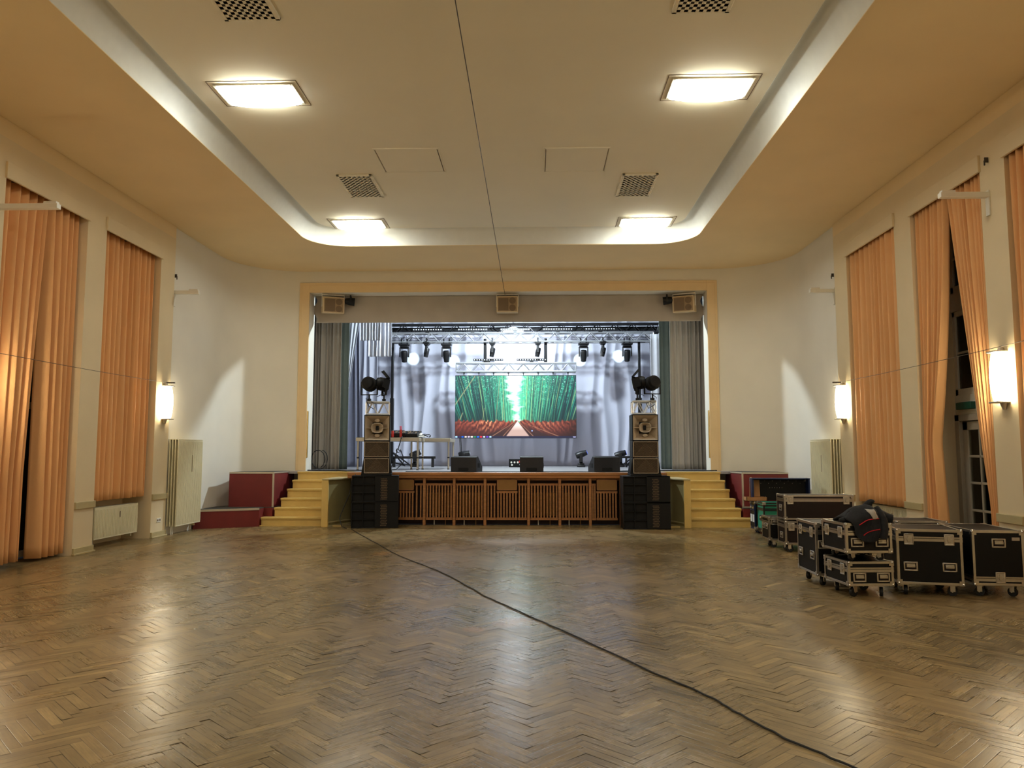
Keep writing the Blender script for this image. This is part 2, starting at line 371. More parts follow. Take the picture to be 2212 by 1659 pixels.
# white front wall: straight returns, quarter-round corners, flat wall with the stage opening
OX0, OX1, OZ, FY = -5.10, 4.86, 5.65, 19.0
def front_wall():
    b = MB()
    def path(side):
        X, y0 = (XL-.04, 15.10) if side < 0 else (XR+.04, 15.37)
        r = 1.6; cx = X-side*r; cy = FY-r
        pts = [(X, y0), (X, cy)]
        for i in range(1, 17):
            a = i/16*pi/2; pts.append((cx+side*r*cos(a), cy+r*sin(a)))
        pts.append((OX0 if side < 0 else OX1, FY)); return pts
    for side in (-1, 1):
        P = path(side)
        for i in range(len(P)-1):
            (xa, ya), (xb, yb) = P[i], P[i+1]
            b.add([(xa, ya, 0), (xb, yb, 0), (xb, yb, ZC), (xa, ya, ZC)], [(0, 1, 2, 3)])
    b.add([(OX0, FY, OZ), (OX1, FY, OZ), (OX1, FY, ZC), (OX0, FY, ZC)], [(0, 1, 2, 3)])
    o = struct(b.build('wall_front', M['white'], smooth=True, fix=False))
    md = o.modifiers.new('merge', 'WELD'); md.merge_threshold = .001
    struct(MB().box(OX0-.02, OX0, FY, FY+.45, 1.18, OZ).box(OX1, OX1+.02, FY, FY+.45, 1.18, OZ).box(OX0, OX1, FY, FY+.45, OZ, OZ+.02).build('trim_jamb', M['white']))
    f = MB(); w = .25
    f.box(OX0-w, OX0, FY-.045, FY, 1.18, OZ+w).box(OX1, OX1+w, FY-.045, FY, 1.18, OZ+w).box(OX0, OX1, FY-.045, FY, OZ, OZ+w)
    f.box(OX0-w+.06, OX0, FY-.055, FY-.045, 1.18, OZ+w-.06).box(OX1, OX1+w-.06, FY-.055, FY-.045, 1.18, OZ+w-.06).box(OX0, OX1, FY-.055, FY-.045, OZ, OZ+w-.06)
    struct(f.build('trim_proscenium', M['frame'], bevel=.004))
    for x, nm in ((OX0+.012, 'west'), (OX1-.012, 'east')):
        o = MB().box(x-.012, x+.012, FY-.02, FY+.05, 1.5, 2.66).build('jamb_light_patch', M['jamblight'], bevel=.006)  # added pale strip, stands in for the bright light patch on each jamb
        tag(o, 'pale strip standing in for a patch of light on the %s edge of the stage opening' % ('left' if nm == 'west' else 'right'), 'jamb light patch')
front_wall()

# lower ceiling with the long coved recess
RX0, RX1, RY0, RY1, RR = -4.36, 4.04, -3.2, 16.62, .85
def rrect(off, z, seg=12):
    x0, x1, y0, y1, r = RX0+off, RX1-off, RY0+off, RY1-off, RR-off
    out = []
    for cx, cy, a0 in ((x1-r, y1-r, 0), (x0+r, y1-r, pi/2), (x0+r, y0+r, pi), (x1-r, y0+r, 1.5*pi)):
        for i in range(seg+1):
            a = a0+pi/2*i/seg; out.append((cx+r*cos(a), cy+r*sin(a), z))
    return out
def ceilings():
    inner = rrect(0, ZC); n = len(inner)
    b = MB(); outer = []
    cx, cy = (RX0+RX1)/2, (RY0+RY1)/2
    X0, X1, Y0, Y1 = XL-.3, XR+.3, YB-.1, FY+.1
    q = n//4
    corners = [(X1, Y1), (X0, Y1), (X0, Y0), (X1, Y0)]
    vs = list(inner)+[(x, y, ZC) for x, y in corners]
    fs = []
    for c in range(4):
        for i in range(q-1): fs.append((c*q+i, c*q+i+1, n+c))
        fs.append((c*q+q-1, ((c+1) % 4)*q, n+(c+1) % 4, n+c))
    b.add(vs, fs)
    struct(b.build('ceiling_border', M['apri'], fix=False))
    # cove, then the upper field
    b = MB(); rings = []
    for i in range(13):
        a = i/12*pi/2; off = .27*(1-cos(a)); z = ZC+.37*sin(a)
        rings.append(rrect(off, z))
    rings += [rrect(.285, ZC+.365), rrect(.295, ZU+.02), rrect(.31, ZU)]
    vs = [v for R in rings for v in R]; fs = []
    for i in range(len(rings)-1):
        for k in range(n): fs.append((i*n+k, i*n+(k+1) % n, (i+1)*n+(k+1) % n, (i+1)*n+k))
    b.add(vs, fs)
    lip = rrect(-.012, ZC-.012); 
    o = struct(b.build('trim_cove', M['cove'], smooth=True))
    b = MB(); b.add(rrect(.31, ZU), [tuple(range(n))]); struct(b.build('ceiling', M['ceil'], fix=False))
    # moulding lip along the recess
    b = MB(); A = rrect(0, ZC); B = rrect(-.018, ZC); C = rrect(-.018, ZC-.012); D = rrect(0, ZC-.012)
    b.add(A+B+C+D, [f for k in range(n) for k2 in [(k+1) % n] for f in ((k, k2, 3*n+k2, 3*n+k), (3*n+k, 3*n+k2, 2*n+k2, 2*n+k), (2*n+k, 2*n+k2, n+k2, n+k))])
    struct(b.build('trim_recess_lip', M['apri']))
ceilings()

# lamps in the recess
def ceiling_light(label, x, y, grp='ceiling lamps'):
    t = thing('ceiling_light', label, 'ceiling light', (x, y, ZU), group=grp)
    f = MB()
    for a, b_, c, d in ((-.52, .52, .25, .29), (-.52, .52, -.29, -.25), (-.54, -.50, -.29, .29), (.50, .54, -.29, .29)): f.box(a, b_, c, d, -.02, .0)
    f.build('frame', M['ceil'], t, bevel=.004)
    g = MB()
    for a, b_, c, d in ((-.60, .60, .36, .368), (-.60, .60, -.368, -.36), (-.604, -.596, -.36, .36), (.596, .604, -.36, .36)): g.box(a, b_, c, d, -.004, -.0005)
    g.build('joint', M['groove'], t)
    d = MB(); d.grid(lambda u, v: ((u-.5)*1.0, (v-.5)*.5, -.035-.065*max(0, 1-(2*u-1)**2)**.9*(.75+.25*(1-(2*v-1)**2))), 20, 8); P = [(-.5, -.25), (.5, -.25), (.5, .25), (-.5, .25)]; d.add([(x, y, z) for z in (-.035, 0) for x, y in P], [(k, (k+1) % 4, 4+(k+1) % 4, 4+k) for k in range(4)])
    d.build('diffuser', M['lamp'], t, smooth=True, fix=False)
    for xx in (-.3, .3):
        MB().box(xx-.05, xx+.05, .262, .268, -.05, -.015).build('clip', M['alu'], t)
    return t
for x, y, l in ((-3.17, 10.0, 'glowing ceiling lamp nearest the viewer on the left side'), (2.93, 10.0, 'glowing ceiling lamp nearest the viewer on the right side'),
                (-3.17, 15.95, 'glowing ceiling lamp at the left stage end of the recess'), (2.93, 16.0, 'glowing ceiling lamp at the right stage end of the recess')):
    ceiling_light(l, x, y)
for x in (-3.17, 2.93):
    for y in (4.0, -1.6): ceiling_light('glowing ceiling lamp overhead behind the picture edge', x, y, 'ceiling lamps out of view')
def hatch(label, x, y):
    t = thing('ceiling_hatch', label, 'ceiling hatch', (x, y, ZU))
    MB().box(-.5, .5, -.5, .5, -.006, .002).build('panel', M['ceil'], t)
    g = MB()
    g.box(-.52, .52, -.53, -.50, -.016, .0)
    g.box(-.54, -.52, -.53, .53, -.008, 0).box(.52, .54, -.53, .53, -.008, 0).box(-.54, .54, .51, .53, -.008, 0)
    g.build('frame', M['ceil'], t)
    j = MB().box(-.5, .5, -.50, -.482, -.007, .0).box(-.508, -.5, -.5, .5, -.007, 0).box(.5, .508, -.5, .5, -.007, 0)
    j.build('joint', M['groove'], t)
hatch('square ceiling hatch left of the hanging wire', -1.5, 12.45)
hatch('square ceiling hatch right of the hanging wire', 1.27, 12.5)
def grille(label, x, y):
    t = thing('ceiling_vent', label, 'ceiling vent', (x, y, ZU))
    f = MB(); nx, ny = 6, 10; w, d = .50, 1.02; cx, cy = w/nx, d/ny
    for i in range(nx+1): f.box(-w/2+i*cx-.022, -w/2+i*cx+.022, -d/2-.02, d/2+.02, -.034, -.030)
    for j in range(ny+1): f.box(-w/2-.02, w/2+.02, -d/2+j*cy-.026, -d/2+j*cy+.026, -.034, -.030)
    f.build('grid', M['ceil'], t)
    MB().box(-w/2, w/2, -d/2, d/2, -.029, -.002).build('duct', M['hole'], t)
    r = MB()
    for a, b_, c, e in ((-.32, -.26, -.57, .57), (.26, .32, -.57, .57), (-.32, .32, .53, .57), (-.32, .32, -.57, -.53)): r.box(a, b_, c, e, -.034, 0)
    r.build('frame', M['ceil'], t, bevel=.008)
grille('perforated ceiling vent on the left near the stage', -2.6, 13.62); grille('perforated ceiling vent on the right near the stage', 2.44, 13.72)
grille('perforated ceiling vent cut by the picture top on the left', -2.6, 7.62); grille('perforated ceiling vent cut by the picture top on the right', 2.42, 7.62)

# pelmets, dado rails, baseboards
def wallx(X, sgn, d): return (X, X-sgn*d) if sgn > 0 else (X, X+d)
for X, sgn, N, yend, nm in ((XL, -1, NL, 15.10, 'left'), (XR, 1, NR, 15.37, 'right')):
    a, b_ = sorted((X, X-sgn*.035))
    for i, (y0, y1) in enumerate(N):
        struct(MB().box(a, b_, y0-.03, y1+.03, 5.39, 5.62).build('trim_pelmet_%s_%d' % (nm, i+1), M['wall'], bevel=.004))
    ed = [N[2][1], N[1][0], N[1][1], N[0][0], N[0][1], yend]
    d = MB(); s = MB()
    for i in range(0, 6, 2):
        d.box(a, b_, ed[i], ed[i+1], .72, .83)
        s.box(a, b_, ed[i], ed[i+1], 0, .11); a2, b2 = sorted((X, X-sgn*.055)); s.box(a2, b2, ed[i]-.015, ed[i+1]+.015, 0, .03)
    struct(d.build('trim_dado_'+nm, M['trim'], bevel=.006)); struct(s.build('baseboard_'+nm, M['trim'], bevel=.006))
    # niche backs: wall below and beside the windows
    xb = X+sgn*ND
    for i, (y0, y1) in enumerate(N):
        w = MB(); p, q = sorted((xb, xb+sgn*.14))
        door = i == 1
        if not door:
            w.box(p, q, y0, y1, 0, .82); w.box(p, q, y0, y1, 5.3, NT)
            struct(w.build('wall_niche_%s_%d' % (nm, i+1), M['wall']))
        fr = MB(); p2, q2 = sorted((xb+sgn*.02, xb+sgn*.09)); z0 = 0.02 if door else .82
        if nm == 'right' and door: continue
        fr.box(p2, q2, y0, y0+.1, z0, 5.3 if not door else NT).box(p2, q2, y1-.1, y1, z0, 5.3 if not door else NT)
        for z in (z0, 2.3, 3.9, 5.2): fr.box(p2, q2, y0, y1, z, z+.1)
        fr.box(p2, q2, (y0+y1)/2-.04, (y0+y1)/2+.04, z0, 5.3)
        o = struct(fr.build('window_%d' % (i+1+(3 if nm == 'right' else 0)), M['winframe'], bevel=.005))
        xm = xb+sgn*.06
        MB().box(xm-.003, xm+.003, y0+.05, y1-.05, z0+.05, 5.25).build('pane', M['glass'], o)
# night outside: dark courtyard walls stand beyond the panes
struct(MB().box(XL-3.2, XL-3, 0, 18, 0, 8).build('wall_courtyard_left', M['shell'])); struct(MB().box(XR+3, XR+3.2, 0, 18, 0, 8).build('wall_courtyard_right', M['shell']))

# ------------------------------------------------------------------ curtains on the long walls
def fold_fn(seed, n):
    rnd = random.Random(seed); ph = [0]
    for i in range(n): ph.append(ph[-1]+rnd.uniform(.6, 1.45))
    ph = [p/ph[-1] for p in ph]; am = [rnd.uniform(.55, 1.0) for _ in range(n+1)]
    def f(u):
        for i in range(n):
            if u <= ph[i+1] or i == n-1:
                t = (u-ph[i])/(ph[i+1]-ph[i]); return (am[i]*(1-t)+am[i+1]*t)*(.5-.5*cos(2*pi*t))**.62-.5
    return f
def curtain_mesh(e0, e1, z0, z1, n, amp, seed, nx, axis='y', base=0.0, sgn=1, nu=None, nv=30, zj=0.0, amp2=None):
    f = fold_fn(seed, n); g = fold_fn(seed+99, max(3, n//2)); nu = nu or n*12; rnd = random.Random(seed)
    def pt(u, v):
        z = z1+(z0-z1)*v; a = e0(v)+(e1(v)-e0(v))*(u+.006*sin(9*v+u*40)); A = amp*(amp2(v) if amp2 else (.75+.25*v))
        d = A*(f(u)*(1-.15*v)+.22*v*g(u))
        if v > .98 and zj: z += zj*sin(u*37)
        return (base+sgn*d, a, z) if axis == 'y' else (a, base+sgn*d, z)
    return MB().grid(pt, nu, nv)
def hall_curtain(label, X, sgn, y0, y1, z0, z1, n, seed, e0=None, e1=None, amp=.135, grp='apricot window curtains', amp2=None):
    t = thing('curtain', label, 'curtain', (0, 0, 0), group=grp)
    e0 = e0 or (lambda v: y0); e1 = e1 or (lambda v: y1)
    base = X+sgn*(.15 if sgn < 0 else .06)
    curtain_mesh(e0, e1, z0, z1, n, amp, seed, 0, 'y', base, -sgn, amp2=amp2).build('drape', M['curt'], t, smooth=True, solid=.006, fix=False)
    return t
hall_curtain('apricot floor-length curtain at the left picture edge, left of its dark slit', XL, -1, 10.12, 11.22, .07, 5.46, 7, 3, amp=.25, e1=lambda v: 11.22-.25*min(1, v*1.3))
hall_curtain('apricot floor-length curtain right of the dark slit on the left wall', XL, -1, 11.26, 12.05, .05, 5.46, 5, 4, amp=.25, e0=lambda v: 11.25+.08*v)
hall_curtain('shorter apricot curtain hanging over the low radiator on the left wall', XL, -1, 12.63, 14.52, .80, 5.46, 12, 5, amp=.23, e0=lambda v: 12.64+.02*v)
hall_curtain('shorter apricot curtain behind the black jacket on the right wall', XR, 1, 12.82, 14.76, .72, 5.46, 10, 6, amp=.12)
def gath(a, b): return lambda v: a+(b-a)*min(1, v/.72)**1.25 if v < .72 else b+(a-b)*0.0
hall_curtain('apricot curtain gathered to the far side of the glazed door', XR, 1, 11.32, 12.22, .06, 5.46, 8, 8, e0=lambda v: 11.27+.60*min(1, (v/.68))**1.6-(.12*max(0, v-.68)/.32), e1=lambda v: 12.21, amp=.20, amp2=lambda v: .5+.5*v)
hall_curtain('apricot curtain gathered to the near side of the glazed door', XR, 1, 10.31, 11.28, .06, 5.46, 8, 9, e0=lambda v: 10.31, e1=lambda v: 11.25-.72*min(1, v/.85)**1.05, amp=.20, amp2=lambda v: .5+.5*v)
hall_curtain('apricot curtain cut off by the right picture edge', XR, 1, 7.82, 9.74, .06, 5.46, 11, 10, amp=.2)
hall_curtain('apricot curtain beyond the left picture edge', XL, -1, 7.62, 9.53, .06, 5.46, 13, 12)

# glazed exit door in the right niche
def exit_door():
    xb = XR+ND; y0, y1 = NR[1]
    w = MB(); w.box(xb, xb+.14, y0, y1, 2.20, 2.50).box(xb, xb+.14, y0, y1, 3.82, 4.12).box(xb, xb+.14, y0, y1, 5.2, NT)
    struct(w.build('wall_niche_right_2', M['winframe']))
    def win(nm, z0, z1, cols, rows):
        o = MB(); a, b_ = xb+.02, xb+.09
        o.box(a, b_, y0, y0+.08, z0, z1).box(a, b_, y1-.08, y1, z0, z1).box(a, b_, y0, y1, z0, z0+.1).box(a, b_, y0, y1, z1-.08, z1)
        for c in (1,): o.box(a-.012, b_, (y0+y1)/2-.07, (y0+y1)/2+.07, z0, z1)
        f = struct(o.build(nm, M['winframe'], bevel=.006))
        m = MB()
        for half in (0, 1):
            ya = y0+.08 if half == 0 else (y0+y1)/2+.07; yb2 = (y0+y1)/2-.07 if half == 0 else y1-.08
            for c in range(1, cols): m.box(a+.01, b_-.01, ya+(yb2-ya)*c/cols-.016, ya+(yb2-ya)*c/cols+.016, z0, z1)
        for r in range(1, rows): m.box(a+.01, b_-.01, y0, y1, z0+(z1-z0)*r/rows-.016, z0+(z1-z0)*r/rows+.016)
        m.build('muntin', M['winframe'], f)
        MB().box(xb+.052, xb+.058, y0+.04, y1-.04, z0+.05, z1-.04).build('pane', M['glass'], f)
        MB().box(xb-.02, xb+.02, (y0+y1)/2-.012, (y0+y1)/2+.012, z0+(z1-z0)*.42, z0+(z1-z0)*.55).build('window_handle', M['pvc'], f)
    win('window_8', 2.50, 3.82, 2, 2); win('window_9', 4.12, 5.2, 1, 2)
    fr = MB(); a, b_ = xb-.02, xb+.12
    fr.box(a, b_, y0, y0+.12, 0, 2.2).box(a, b_, y1-.12, y1, 0, 2.2).box(a, b_, y0, y1, 2.10, 2.2)
    d = struct(fr.build('door_1', M['door'], bevel=.006))
    for k in (0, 1):
        ya, yb2 = (y0+.125, (y0+y1)/2-.004) if k == 0 else ((y0+y1)/2+.004, y1-.125)
        lf = MB(); a, b_ = xb+.03, xb+.08
        lf.box(a, b_, ya, ya+.13, .02, 2.09).box(a, b_, yb2-.13, yb2, .02, 2.09).box(a, b_, ya, yb2, .02, .35).box(a, b_, ya, yb2, 1.96, 2.09)
        for z in (.75, 1.16, 1.56): lf.box(a+.005, b_-.005, ya, yb2, z-.018, z+.018)
        lf.box(a+.005, b_-.005, (ya+yb2)/2-.016, (ya+yb2)/2+.016, .3, 2.0)
        l = lf.build('door_leaf', M['door'], d, bevel=.005)
        MB().box(xb+.052, xb+.058, ya+.1, yb2-.1, .3, 2.0).build('pane', M['glass'], l)
    MB().box(xb-.03, xb+.03, (y0+y1)/2-.16, (y0+y1)/2-.12, 1.0, 1.2).build('door_handle', M['alu'], d, bevel=.005)
    e = thing('exit_sign', 'dark green box sign mounted above the glazed door', 'sign', (xb, 11.83, 2.27))
    MB().box(-.10, -.015, -.20, .20, 0, .11).build('housing', M['exit'], e, bevel=.008); MB().box(-.02, 0, -.30, .2, -.03, .13).build('back_plate', M['pvc'], e)
    p = MB().prism([(0, 0), (.11, 0), (.11, 1.45), (.055, 1.55), (0, 1.45)], 0, .03, Matrix.Translation((XR+.22, NR[1][1]-.002, 0.001)) @ Matrix.Rotation(pi/2, 4, 'X')).build('guard_board', M['dkwood'], bevel=.004)
    tag(p, 'tall dark pointed board standing in the reveal beside the glazed door', 'board')
exit_door()

# ------------------------------------------------------------------ sconces, brackets, wires
def sconce(label, X, sgn, y, z=2.60):
    t = thing('wall_sconce', label, 'wall lamp', (X, y, z), rz=(0 if sgn < 0 else pi), group='wall sconces')
    g = MB()
    def sh(u, v):
        a = (u-.5)*pi*1.0; zz = -.31+.62*v; k = .72+.28*sin(pi*v)**.7
        return (.03+.135*k*cos(a), .155*k*sin(a), zz)
    g.grid(sh, 20, 12); g.build('shade', M['sconce'], t, smooth=True, fix=False, solid=.004)
    for zz in (-.335, .315): MB().box(0, .17, -.10, .10, zz, zz+.02).build('bracket', M['aluflat'], t, bevel=.008)
    MB().cyl((.03, 0, -.42), (.03, 0, -.33), .02, .05).cyl((.03, 0, .33), (.03, 0, .38), .05, .03).build('finial', M['aluflat'], t, smooth=True)
    MB().box(0, .012, -.06, .06, -.33, .33).build('back_plate', M['pvc'], t)
    return t
sconce('lit wall sconce beside the tall radiator on the left', XL, -1, 14.86, 2.60)
sconce('lit wall sconce beside the tall radiator on the right', XR, 1, 15.12, 2.60)
sconce('large lit wall sconce between the glazed door and the right edge', XR, 1, 9.99, 2.58)
sconce('lit wall sconce just beyond the left picture edge', XL, -1, 9.83, 2.58)
for X, s_ in ((XL, -1), (XR, 1)): sconce('lit wall sconce behind the viewpoint', X, s_, 4.9, 2.58)['group'] = 'sconces out of view'
def wall_arm(label, X, sgn, y, z, L):
    t = thing('wall_bracket', label, 'wall bracket', (X, y, z), rz=(0 if sgn < 0 else pi))
    MB().box(0, L, -.045, .045, -.035, .035).build('arm', M['pvc'], t, bevel=.006)
    MB().box(L-.2, L-.02, -.035, .035, .035, .065).build('cap', M['pvc'], t, bevel=.004)
    MB().box(0, .02, -.04, .04, -.28, .06).build('wall_plate', M['pvc'], t, bevel=.004)
wall_arm('white wall arm in front of the curtain at the left picture edge', XL, -1, 9.95, 4.93, .86)
wall_arm('white wall arm in front of the curtain over the glazed door', XR, 1, 10.12, 5.02, .64)
wall_arm('small white wall arm high on the white wall left of the stage', XL-.04, -1, 15.18, 4.86, .52)
wall_arm('small white wall arm high on the white wall right of the stage', XR+.04, 1, 15.5, 4.88, .50)
for l, X, s_, y, z in (('small dark hook above the wall arm left of the stage', XL-.04, -1, 15.18, 5.2), ('small dark hook above the wall arm right of the stage', XR+.04, 1, 15.5, 5.2), ('small dark hook high on the pillar beside the glazed door', XR, 1, 10.08, 5.48)):
    a, b_ = sorted((X, X-s_*.05)); tag(MB().box(a, b_, y-.008, y+.008, z-.03, z+.04).cyl((X-s_*.05, y, z), (X-s_*.05, y, z-.07), .01).build('wall_hook', M['wire'], bevel=.004), l, 'hook')
def wire(label, pts, r, name='wire', m='wire'): return tag(MB().tube(pts, r, 6).build(name, M[m], smooth=True), label, 'wire')
def sag(a, b_, s, n=14): a = Vector(a); b_ = Vector(b_); return [a.lerp(b_, i/n)-Vector((0, 0, s*4*(i/n)*(1-i/n))) for i in range(n+1)]
wire('thin steel wire strung along the left wall across the curtains', sag((XL+.12, 7.6, 2.96), (XL+.12, 14.9, 2.98), .03), .004)
wire('thin steel wire strung along the right wall across the curtains', sag((XR-.12, 7.6, 2.98), (XR-.12, 15.2, 2.98), .03), .004)
wire('thin dark wire hanging below the ceiling to the middle loudspeaker', sag((-.26, 4.0, 6.47), (-.17, 19.12, 5.60), .0), .006, 'hanging_wire')
for l, X, y in (('metal wire anchor above the left wall sconce', XL, 14.95), ('metal wire anchor above the right wall sconce', XR, 15.25)):
    s_ = -1 if X < 0 else 1; a, b_ = sorted((X, X-s_*.16)); tag(MB().box(a, b_, y-.02, y+.02, 2.985, 3.01).build('wire_anchor', M['wire']), l, 'anchor')
sk = thing('wall_socket', 'white double wall socket low on the left wall', 'socket', (XL, 14.83, .32))
MB().box(0, .012, -.08, .08, -.04, .04).build('plate', M['pvc'], sk, bevel=.003)
for yy in (-.04, .04): MB().cyl((.012, yy, 0), (.014, yy, 0), .022, n=14).build('outlet', M['groove'], sk)

# ------------------------------------------------------------------ radiators
def radiator(label, loc, rz, L, H, plates, D, z0=.15):
    """long side along local x, front towards local -y"""
    t = thing('radiator', label, 'radiator', loc, rz)
    f = MB(); n = int(L/.045)
    for k in range(plates):
        y = -D+k*(D-.03)/max(1, plates-1)
        f.box(0, L, y, y+.022, z0, z0+H)
    for i in range(n): f.box((i+.25)*L/n, (i+.75)*L/n, -D-.008, -D, z0+.03, z0+H-.03)
    f.build('panel', M['rad'], t, bevel=.005)
    MB().box(0, L, -D, .0, z0+H, z0+H+.012).build('top_grille', M['rad'], t, bevel=.004)
    MB().cyl((.06, -D*.4, 0), (.06, -D*.4, z0+.03), .011).cyl((.12, -D*.4, 0), (.12, -D*.4, z0+.03), .011).build('pipe', M['pvc'], t, smooth=True)
    MB().box(L-.12, L-.08, -D*.6, -.01, z0-.06, z0+.02).build('bracket', M['rad'], t)
    MB().box(L*.55, L*.56, -D-.012, -D-.008, z0+H*.62, z0+H*.82).build('heat_meter', M['groove'], t)
    return t
# facing +X on the left wall: rotate so local -y points to +X
radiator('low ribbed radiator under the short curtain on the left wall', (XL-.33, 12.95, 0), pi/2, 1.42, .53, 3, .16, .14)
radiator('tall radiator standing against the white wall on the left', (XL-.02, 15.18, 0), pi/2, 1.12, 1.72, 4, .20, .16)
radiator('low ribbed radiator under the short curtain behind the black jacket', (XR+.33, 14.45, 0), -pi/2, 1.42, .53, 3, .16, .14)
radiator('tall radiator standing against the white wall on the right', (XR+.02, 16.55, 0), -pi/2, 1.12, 1.72, 4, .20, .16)

# ------------------------------------------------------------------ stage
SZ = 1.18
struct(MB().prism([(-3.66, 17.42), (3.52, 17.42), (3.52, 18.45), (5.4, 18.45), (5.4, 19), (OX1+.02, 19), (OX1+.02, 19.45), (7, 19.45), (7, 26.6), (-7.2, 26.6), (-7.2, 19.45), (OX0-.02, 19.45), (OX0-.02, 19), (-5.6, 19), (-5.6, 18.45), (-3.66, 18.45)], SZ-.06, SZ).build('floor_stage', M['stage']))
struct(MB().box(-3.66, 3.52, 17.36, 17.44, 1.05, SZ).box(-3.66, 3.52, 17.335, 17.37, 1.12, 1.175).build('trim_stage_fascia', M['woodh'], bevel=.008))
struct(MB().box(-3.50, 3.36, 17.75, 17.8, 0, 1.12).box(-3.50, -3.46, 17.46, 17.8, 0, 1.12).box(3.32, 3.36, 17.46, 17.8, 0, 1.12).build('wall_stage_front', M['woodd']))
# stage house
sh = MB(); sh.box(-7.4, -7.2, 19.45, 26.8, SZ, 7.2).box(7, 7.2, 19.45, 26.8, SZ, 7.2).box(-7.4, 7.2, 26.6, 26.8, SZ, 7.2).box(-7.4, 7.2, 19.45, 26.8, 7.2, 7.3)
sh.box(-7.4, OX0-.02, 19.45, 19.5, SZ, 7.2).box(OX1+.02, 7.2, 19.45, 19.5, SZ, 7.2).box(OX0-.02, OX1+.02, 19.45, 19.5, OZ+.02, 7.2)
struct(sh.build('wall_stage_house', M['shell']))
PX = [-2.62, -1.92, -1.245, -.55, .43, 1.13, 1.81, 2.5]
for i, x in enumerate(PX):
    tag(MB().box(x-.03, x+.03, 17.40, 17.48, 0, 1.05).build('front_post', M['wood'], bevel=.004), 'upright wooden post of the stage front, %s from the left' % ['first', 'second', 'third', 'fourth', 'fifth', 'sixth', 'seventh', 'last'][i], 'post', 'stage front posts')
struct(MB().box(-3.6, 3.46, 17.50, 17.56, 1.0, 1.05).build('trim_stage_rail', M['wood']))
BX = {0: (-2.56, -2.15), 3: (-.29, .18), 6: (1.95, 2.42)}
ordn = ['first', 'second', 'third', 'middle', 'fifth', 'sixth', 'last']
for i in range(7):
    x0, x1 = PX[i]+.035, PX[i+1]-.035
    t = thing('slatted_panel', 'slatted wooden radiator cover in the stage front, %s from the left' % ordn[i] if i != 3 else 'wide slatted wooden radiator cover in the middle of the stage front', 'slatted panel', ((x0+x1)/2, 17.44, 0), group='stage front slatted panels')
    cx = (x0+x1)/2; bx = BX.get(i)
    sl = MB()
    def seg(a, b_, zt):
        MB().box(a-cx, b_-cx, -.012, .02, zt-.045, zt).build('rail', M['wood'], t, bevel=.003); MB().box(a-cx, b_-cx, -.012, .02, .118, .17).build('rail', M['wood'], t, bevel=.003)
        n = max(2, int((b_-a)/.066))
        for k in range(n):
            xc = a-cx+(b_-a)*(k+.5)/n; sl.box(xc-.017, xc+.017, -.02, .012, .16, zt-.03)
    if bx:
        seg(max(x0, bx[0]), min(x1, bx[1]), .76)
        if bx[0]-x0 > .08: seg(x0, bx[0]-.01, .93)
        if x1-bx[1] > .08: seg(bx[1]+.01, x1, .93)
    else: seg(x0, x1, .93)
    sl.build('slats', M['wood'], t, bevel=.003)
    if bx:
        q = thing('built_in_speaker', 'tan cloth speaker box set in the %s slatted panel' % {0: 'leftmost', 3: 'middle', 6: 'rightmost'}[i], 'speaker', ((bx[0]+bx[1])/2, 17.43, .78))
        w = (bx[1]-bx[0])/2-.01
        MB().box(-w, w, .0, .2, 0, .24).build('box', M['woodd'], q); MB().box(-w+.012, w-.012, -.012, 0, .012, .228).build('grille', M['tan'], q, bevel=.004)
        fm = MB()
        for a, b_, c, d in ((-w, w, 0, .014), (-w, w, .226, .24), (-w, -w+.014, 0, .24), (w-.014, w, 0, .24)): fm.box(a, b_, -.016, 0, c, d)
        fm.build('frame', M['wood'], q)
    if i in (1, 2, 4, 5):
        r = thing('radiator', 'ribbed radiator behind the %s slatted panel from the left' % ordn[i], 'radiator', (cx, 17.6, 0)); L = x1-x0-.1
        b = MB(); n = 9
        for k in range(n): b.box(-L/2+L*(k+.1)/n, -L/2+L*(k+.9)/n, -.05, .05, .2, .72)
        b.build('body', M['tan'], r, bevel=.01)
        MB().cyl((-L*.25, -.04, 0), (-L*.25, -.04, .2), .012).build('pipe', M['pvc'], r, smooth=True); MB().cyl((L*.25, -.03, 0), (L*.25, -.03, .2), .01).build('leg', M['tan'], r)

